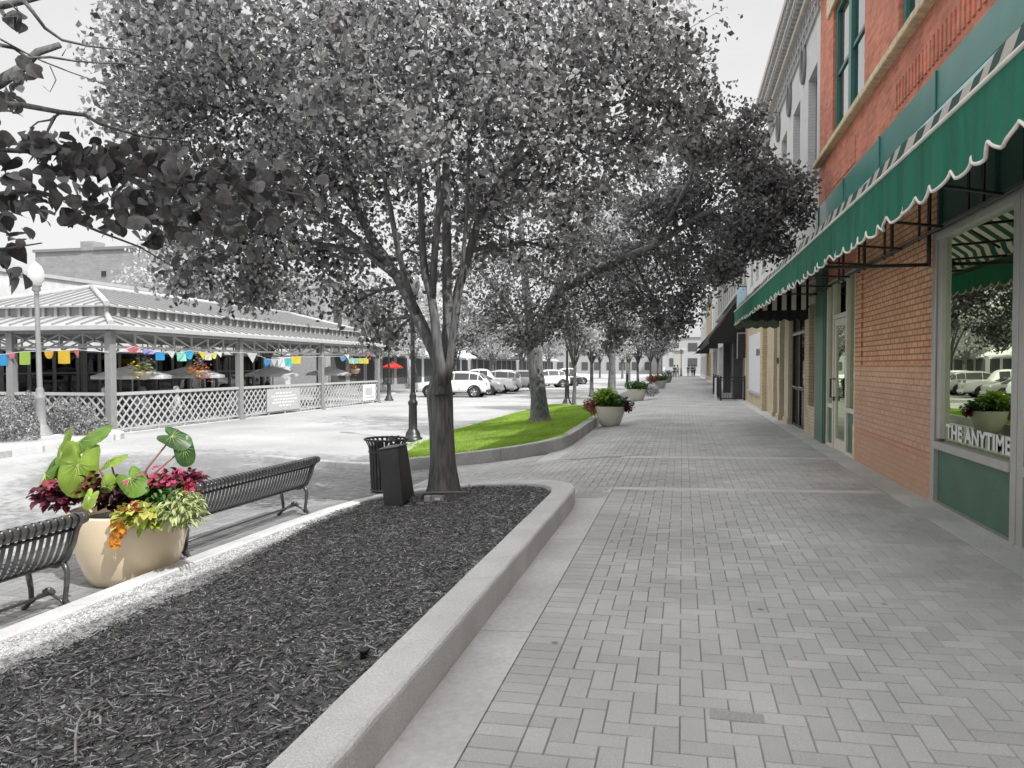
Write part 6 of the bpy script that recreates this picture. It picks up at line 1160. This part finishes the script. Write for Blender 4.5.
# ---------------------------------------------------------------- cars
m_tyre = M('tyre', G(.02), .85); m_rim = M('rim', G(.45), .3, metal=.8, var=.02); m_cglass = M('car_glass', G(.02), .06, spec=.9, var=.02); m_tail = M('tail_lamp', (.30,.29,.29), .2); m_trimc = M('car_trim', G(.02), .6)
def make_car(paint, kind, lb):
    t_ = thing('parked_car', lb, 'car', (0,0,0), 'cars parked nose in across the street')
    if kind == 'suv': # x along length, rear at +; (x, zbelt, zroof, wbelt, wroof)
        S = [(-2.33,.55,.55,.62,.5),(-2.25,.80,.80,.80,.66),(-1.95,.95,.97,.88,.72),(-1.2,1.04,1.08,.92,.76),(-.95,1.06,1.16,.93,.74),(-.35,1.06,1.62,.93,.66),(.2,1.07,1.70,.94,.67),(1.2,1.09,1.68,.94,.66),(1.75,1.10,1.58,.92,.62),(2.12,1.10,1.20,.88,.60),(2.25,.98,1.0,.84,.6),(2.30,.60,.62,.78,.6)]
    elif kind == 'sedan':
        S = [(-2.35,.55,.55,.62,.5),(-2.25,.72,.74,.78,.66),(-1.9,.84,.88,.86,.72),(-1.1,.92,.96,.9,.76),(-.85,.94,1.02,.9,.72),(-.15,.94,1.40,.9,.6),(.5,.95,1.45,.9,.6),(1.1,.96,1.36,.9,.58),(1.7,.97,1.06,.88,.66),(2.15,.95,.98,.84,.68),(2.3,.82,.84,.8,.62),(2.34,.55,.56,.74,.6)]
    else:
        S = [(-2.75,.6,.6,.7,.5),(-2.65,.92,.92,.86,.7),(-2.3,1.05,1.07,.95,.76),(-1.5,1.12,1.16,.98,.8),(-1.25,1.13,1.25,.98,.78),(-.7,1.13,1.78,.98,.7),(.1,1.14,1.84,.98,.7),(.75,1.14,1.80,.98,.7),(.95,1.14,1.20,.98,.8),(1.2,1.14,1.15,.98,.9),(2.6,1.14,1.15,.98,.9),(2.68,.7,.72,.9,.8)]
    z0 = .30; V_ = []; rows = len(S)
    for x, zb, zr_, wb, wr in S:
        zm = z0 + (zb-z0)*.55; half = [(wb*.86,z0),(wb*.98,z0+.12),(wb*1.0,zm),(wb*.96,zb),(wr,max(zr_-.05,zb)),(wr*.6,zr_)]
        V_ += [(x, w_, z_) for w_, z_ in half] + [(x, -w_, z_) for w_, z_ in half[::-1]]
    K = 12; F_ = [(i*K+k, i*K+(k+1)%K, (i+1)*K+(k+1)%K, (i+1)*K+k) for i in range(rows-1) for k in range(K)] + [tuple(range(K)), tuple((rows-1)*K+k for k in range(K))[::-1]]
    body = MB().add(V_, F_, .5, 0, True); bo = obj('body', body, paint, t_); sb = bo.modifiers.new('s', 'SUBSURF'); sb.levels = 1; sb.render_levels = 2
    g = MB()
    for i in range(rows-1):      # side glass set just outside the greenhouse
        a, b = S[i], S[i+1]
        if min(a[2]-a[1], b[2]-b[1]) > .22 or (max(a[2]-a[1], b[2]-b[1]) > .35 and min(a[2]-a[1], b[2]-b[1]) > .08):
            for s_ in (1, -1):
                def q_(S_, f): wl, wh = S_[3]*.955, S_[4]; return Vector((S_[0], s_*(wl+(wh-wl)*f+.004), S_[1]+(max(S_[2]-.05,S_[1])-S_[1])*f))
                A, B_, C_, D_ = q_(a,.12), q_(b,.12), q_(b,.86), q_(a,.86); e = .03
                if b[0]-a[0] > .15: dx = Vector((e,0,0)); A += dx; D_ += dx; B_ -= dx; C_ -= dx
                n_ = Vector((0, s_*.012, .002)); g.add([A+n_,B_+n_,C_+n_,D_+n_,A-n_,B_-n_,C_-n_,D_-n_], [(0,1,2,3),(7,6,5,4),(0,4,5,1),(1,5,6,2),(2,6,7,3),(3,7,4,0)])
    def cross_glass(i, j, fa=.1, fb=.88):
        a, b = Vector((S[i][0], 0, max(S[i][2],S[i][1]))), Vector((S[j][0], 0, S[j][2])); wa, wb_ = S[i][4]*.9, S[j][4]*.86; p, q_ = a.lerp(b, fa), a.lerp(b, fb); n_ = Vector((-(b-a).z, 0, (b-a).x)).normalized(); n_ = n_ if n_.z > 0 else -n_
        g.add([p+n_*.03+Vector((0,wa,0)), p+n_*.03-Vector((0,wa,0)), q_+n_*.03-Vector((0,wb_,0)), q_+n_*.03+Vector((0,wb_,0))], [(0,1,2,3)])
    cross_glass(4, 5)
    if kind != 'pickup': cross_glass(9 if kind == 'suv' else 8, 8 if kind == 'suv' else 7)
    obj('windows', g, m_cglass, t_, fixn=False)
    wx = (-1.42, 1.52) if kind != 'pickup' else (-1.75, 1.65); wr_ = .36 if kind != 'sedan' else .33
    for x_ in wx:
        for s_ in (1, -1):
            yy = s_*(S[5][3]-.20); tyr = MB(); tyr.lathe((x_, yy, wr_), [(wr_*.62, .0),(wr_*.95,.0),(wr_,.03),(wr_,.19),(wr_*.95,.22),(wr_*.62,.22)] if s_ > 0 else [(wr_*.62, 0),(wr_*.95,.0),(wr_,-.03),(wr_,-.19),(wr_*.95,-.22),(wr_*.62,-.22)], 26, axis='y'); wo_ = obj('wheel', tyr, m_tyre, t_)
            rm_ = MB(); e = yy + s_*.19
            for k in range(5): a = 2*PI*k/5+.3; rm_.bar((x_, e, wr_), (x_+wr_*.62*math.cos(a), e, wr_+wr_*.62*math.sin(a)), .03, .09, up=(-math.sin(a),0,math.cos(a)))
            rm_.tube([(x_+wr_*.62*math.cos(a), e, wr_+wr_*.62*math.sin(a)) for a in np.linspace(0,2*PI,25)], .025, 6, caps=False); rm_.lathe((x_, e-s_*.03, wr_), [(0,s_*.05),(.06,s_*.05),(.07,0)], 12, axis='y'); obj('rim', rm_, m_rim, wo_)
            ar = MB(); ar.tube([(x_+wr_*1.16*math.cos(a), s_*(S[5][3]-.03), wr_+wr_*1.16*math.sin(a)) for a in np.linspace(-.15,PI+.15,16)], .05, 6); ar.lathe((x_, s_*(S[5][3]-.06), wr_), [(0,s_*.05),(wr_*1.14,s_*.05)], 22, axis='y'); obj('wheel_arch', ar, m_trimc, t_)
    xr, xf = S[-1][0], S[0][0]
    for s_ in (1, -1): obj('tail_light', MB().box(xr-.14, xr-.01, s_*.66-.12, s_*.66+.12, S[-2][1]-.18, S[-2][1]-.02), m_tail, t_, bevel=.02); obj('headlight', MB().box(xf+.02, xf+.18, s_*.58-.14, s_*.58+.14, .62, .76), m_rim, t_, bevel=.02); obj('mirror', MB().box(-.85, -.68, s_*(S[5][3]+.02)-.05, s_*(S[5][3]+.02)+.09*s_, S[5][1]+.02, S[5][1]+.16), m_trimc, t_, bevel=.02)
    obj('bumper', MB().box(xr-.05, xr+.06, -.75, .75, .32, .50).box(xf-.05, xf+.05, -.66, .66, .32, .48), m_trimc if kind == 'suv' else paint, t_, bevel=.04)
    obj('door_lines', MB().box(-.32, -.305, -S[5][3]-.006, S[5][3]+.006, .45, 1.0).box(.55, .565, -S[5][3]-.006, S[5][3]+.006, .45, 1.0), m_trimc, t_)
    return t_
m_cw = M('car_white', G(.78), .25, var=.01, coat=.6); m_cg = M('car_grey', G(.28), .25, var=.01, coat=.6, metal=.2); m_cd = M('car_dark', G(.05), .25, var=.01, coat=.6); m_cs = M('car_silver', G(.5), .3, var=.01, coat=.6, metal=.2)
CG = 'cars parked nose in across the street'
for kind, paint, x, y, a, lb in [('suv', m_cw, -14.5, 46.2, 4, 'white suv, nearest of the parked row, seen right of the big trunk'), ('sedan', m_cg, -14.4, 49.4, 6, 'grey sedan parked just beyond the white suv'), ('pickup', m_cw, -14.6, 52.8, 6, 'white pickup truck parked third in the row'), ('suv', m_cs, -14.4, 56.4, 6, 'silver suv parked fourth in the row'), ('suv', m_cg, -13.4, 60.0, 4, 'dark grey suv seen left of the lawn tree'), 
        ('suv', m_cw, -12.6, 68.5, 25, 'white suv seen right of the lawn tree'), ('sedan', m_cd, -12.2, 74, 25, 'black sedan seen right of the lawn tree beside the white suv'), ('pickup', m_cw, -12.4, 81, 20, 'white pickup far down the street'), ('suv', m_cw, -16.2, 64.5, 4, 'white car roof showing above the parked row')]:
    c = make_car(paint, kind, lb); c.location = (x, y, -.42); c.rotation_euler = (0, 0, R(a))

# ---------------------------------------------------------------- people
m_skin = M('skin', G(.35), .6); 
def person(lb, loc, rz, shirt, pants, hair, pose='walk', arm=0, grp=None):
    t_ = thing('person', lb, 'person', loc, grp)
    sit = pose == 'sit'; st_ = .16 if pose == 'walk' else .02; hipz = .46 if sit else .92
    def sk(name, V_, E_, Rr, m_, parent):
        me = bpy.data.meshes.new(name); me.from_pydata(V_, E_, []); o = bpy.data.objects.new(name, me); COL.objects.link(o); o.parent = parent; me.materials.append(m_)
        s = o.modifiers.new('skin', 'SKIN'); s.use_smooth_shade = True
        for i, r in enumerate(Rr): me.skin_vertices[0].data[i].radius = (r if not isinstance(r, tuple) else r[0], r if not isinstance(r, tuple) else r[1]); me.skin_vertices[0].data[i].use_root = i == 0
        o.modifiers.new('sub', 'SUBSURF').levels = 1; o.modifiers['sub'].render_levels = 1; return o
    if sit: legs = lambda s: [(s*.10,0,hipz),(s*.12,-.42,hipz+.02),(s*.12,-.44,.08),(s*.12,-.56,.03)]
    else: legs = lambda s: [(s*.09,0,hipz-.04),(s*.10,-s*st_*.5,.50),(s*.10,-s*st_*.9+.05*(s<0),.09),(s*.11,-s*st_*.9-.14,.04)]
    V_ = [(0,0,hipz)]; E_ = []; Rr = [(.15,.11)]
    for s in (1,-1):
        b_ = len(V_); V_ += legs(s); E_ += [(0,b_),(b_,b_+1),(b_+1,b_+2),(b_+2,b_+3)]; Rr += [.09,.06,.042,.035]
    b_ = len(V_); V_ += [(0,0,hipz+.22),(0,.01,hipz+.42),(0,.01,hipz+.53),(0,0,hipz+.62),(0,-.01,hipz+.72),(0,0,hipz+.80)]; E_ += [(0,b_)] + [(b_+i,b_+i+1) for i in range(5)]; Rr += [(.13,.10),(.16,.11),(.06,.055),(.07,.08),(.078,.09),(.05,.06)]
    for s in (1,-1):
        c = len(V_); V_ += [(s*.17,.01,hipz+.44),(s*.21,.02,hipz+.18),(s*.20,-.10 - (.15 if sit else 0),hipz-.02+(.1 if sit else 0)),(s*.20,-.13-(.2 if sit else 0),hipz-.09+(.12 if sit else 0))]; E_ += [(b_+1,c),(c,c+1),(c+1,c+2),(c+2,c+3)]; Rr += [.055,.043,.032,.028]
    sk('body', V_, E_, Rr, m_skin, t_)
    V_ = [(0,0,hipz+.02),(0,0,hipz+.24),(0,.01,hipz+.43)]; E_ = [(0,1),(1,2)]; Rr = [(.155,.12),(.145,.115),(.17,.12)]
    for s in (1,-1): c = len(V_); V_ += [(s*.17,.01,hipz+.44),(s*.205,.02,hipz+.22)]; E_ += [(2,c),(c,c+1)]; Rr += [.068,.056]
    sk('shirt', V_, E_, Rr, shirt, t_)
    V_ = [(0,0,hipz+.02)]; E_ = []; Rr = [(.16,.12)]
    for s in (1,-1): b_ = len(V_); L_ = legs(s)[:3]; V_ += L_; E_ += [(0,b_),(b_,b_+1),(b_+1,b_+2)]; Rr += [.102,.075,.06]
    sk('trousers', V_, E_, Rr, pants, t_)
    h_ = MB(); h_.lathe((0,.015,hipz+.70), [(.095,-.06),(.108,.02),(.10,.09),(.06,.135),(0,.15)], 14); obj_h = mesh_from('hair', h_); obj_h.materials.append(hair); ho = bpy.data.objects.new('hair', obj_h); COL.objects.link(ho); ho.parent = t_
    t_.rotation_euler = (0,0,rz); return t_
mD, mL, mM_ = M('cloth_dark', G(.04), .9), M('cloth_light', G(.62), .9), M('cloth_mid', G(.22), .9)
FP = 'people walking at the far end of the sidewalk'
for u, d_, s_, p_, rz, lb in [(674.5, 102, mD, mD, 0, 'distant person in dark clothes, left of the far pair'), (677.5, 103, mL, mM_, .3, 'distant person in a pale shirt beside one in dark clothes'), (688.3, 112, mD, mM_, 3, 'distant person in dark top near the far lamp post'), (692, 108, mD, mD, 3.2, 'distant person in all dark clothes, nearest the shops'), (694.4, 112, mM_, mD, 2.8, 'distant person in a grey top, rightmost by the shops')]:
    q = at(u, 372, d_); person(lb, (q[0], q[1], gz(q[0])+.01), rz, s_, p_, mD, grp=FP)
SP = 'diners seated in the pavilion'
for x, y, rz, s_, h_, lb in [(-17.55, 21.3, 0, mL, mM_, 'seated diner in a white top just left of the corner post'), (-18.3, 20.5, 1.2, mM_, mL, 'seated diner with pale hair left of the corner post'), (-17.0, 22.3, 2.6, mL, mL, 'seated diner in pale clothes behind the first lattice panel'), (-17.6, 26.2, 3.1, mD, mD, 'seated diner in dark clothes behind the first bay lattice'), (-17.7, 29.2, 3.1, mM_, mD, 'seated diner in grey behind the banner')]:
    person(lb, (x, y, GZ+.03), rz, s_, mM_, h_, 'sit', grp=SP)
for o in bpy.data.objects:
    if '_org' in o: del o['_org']
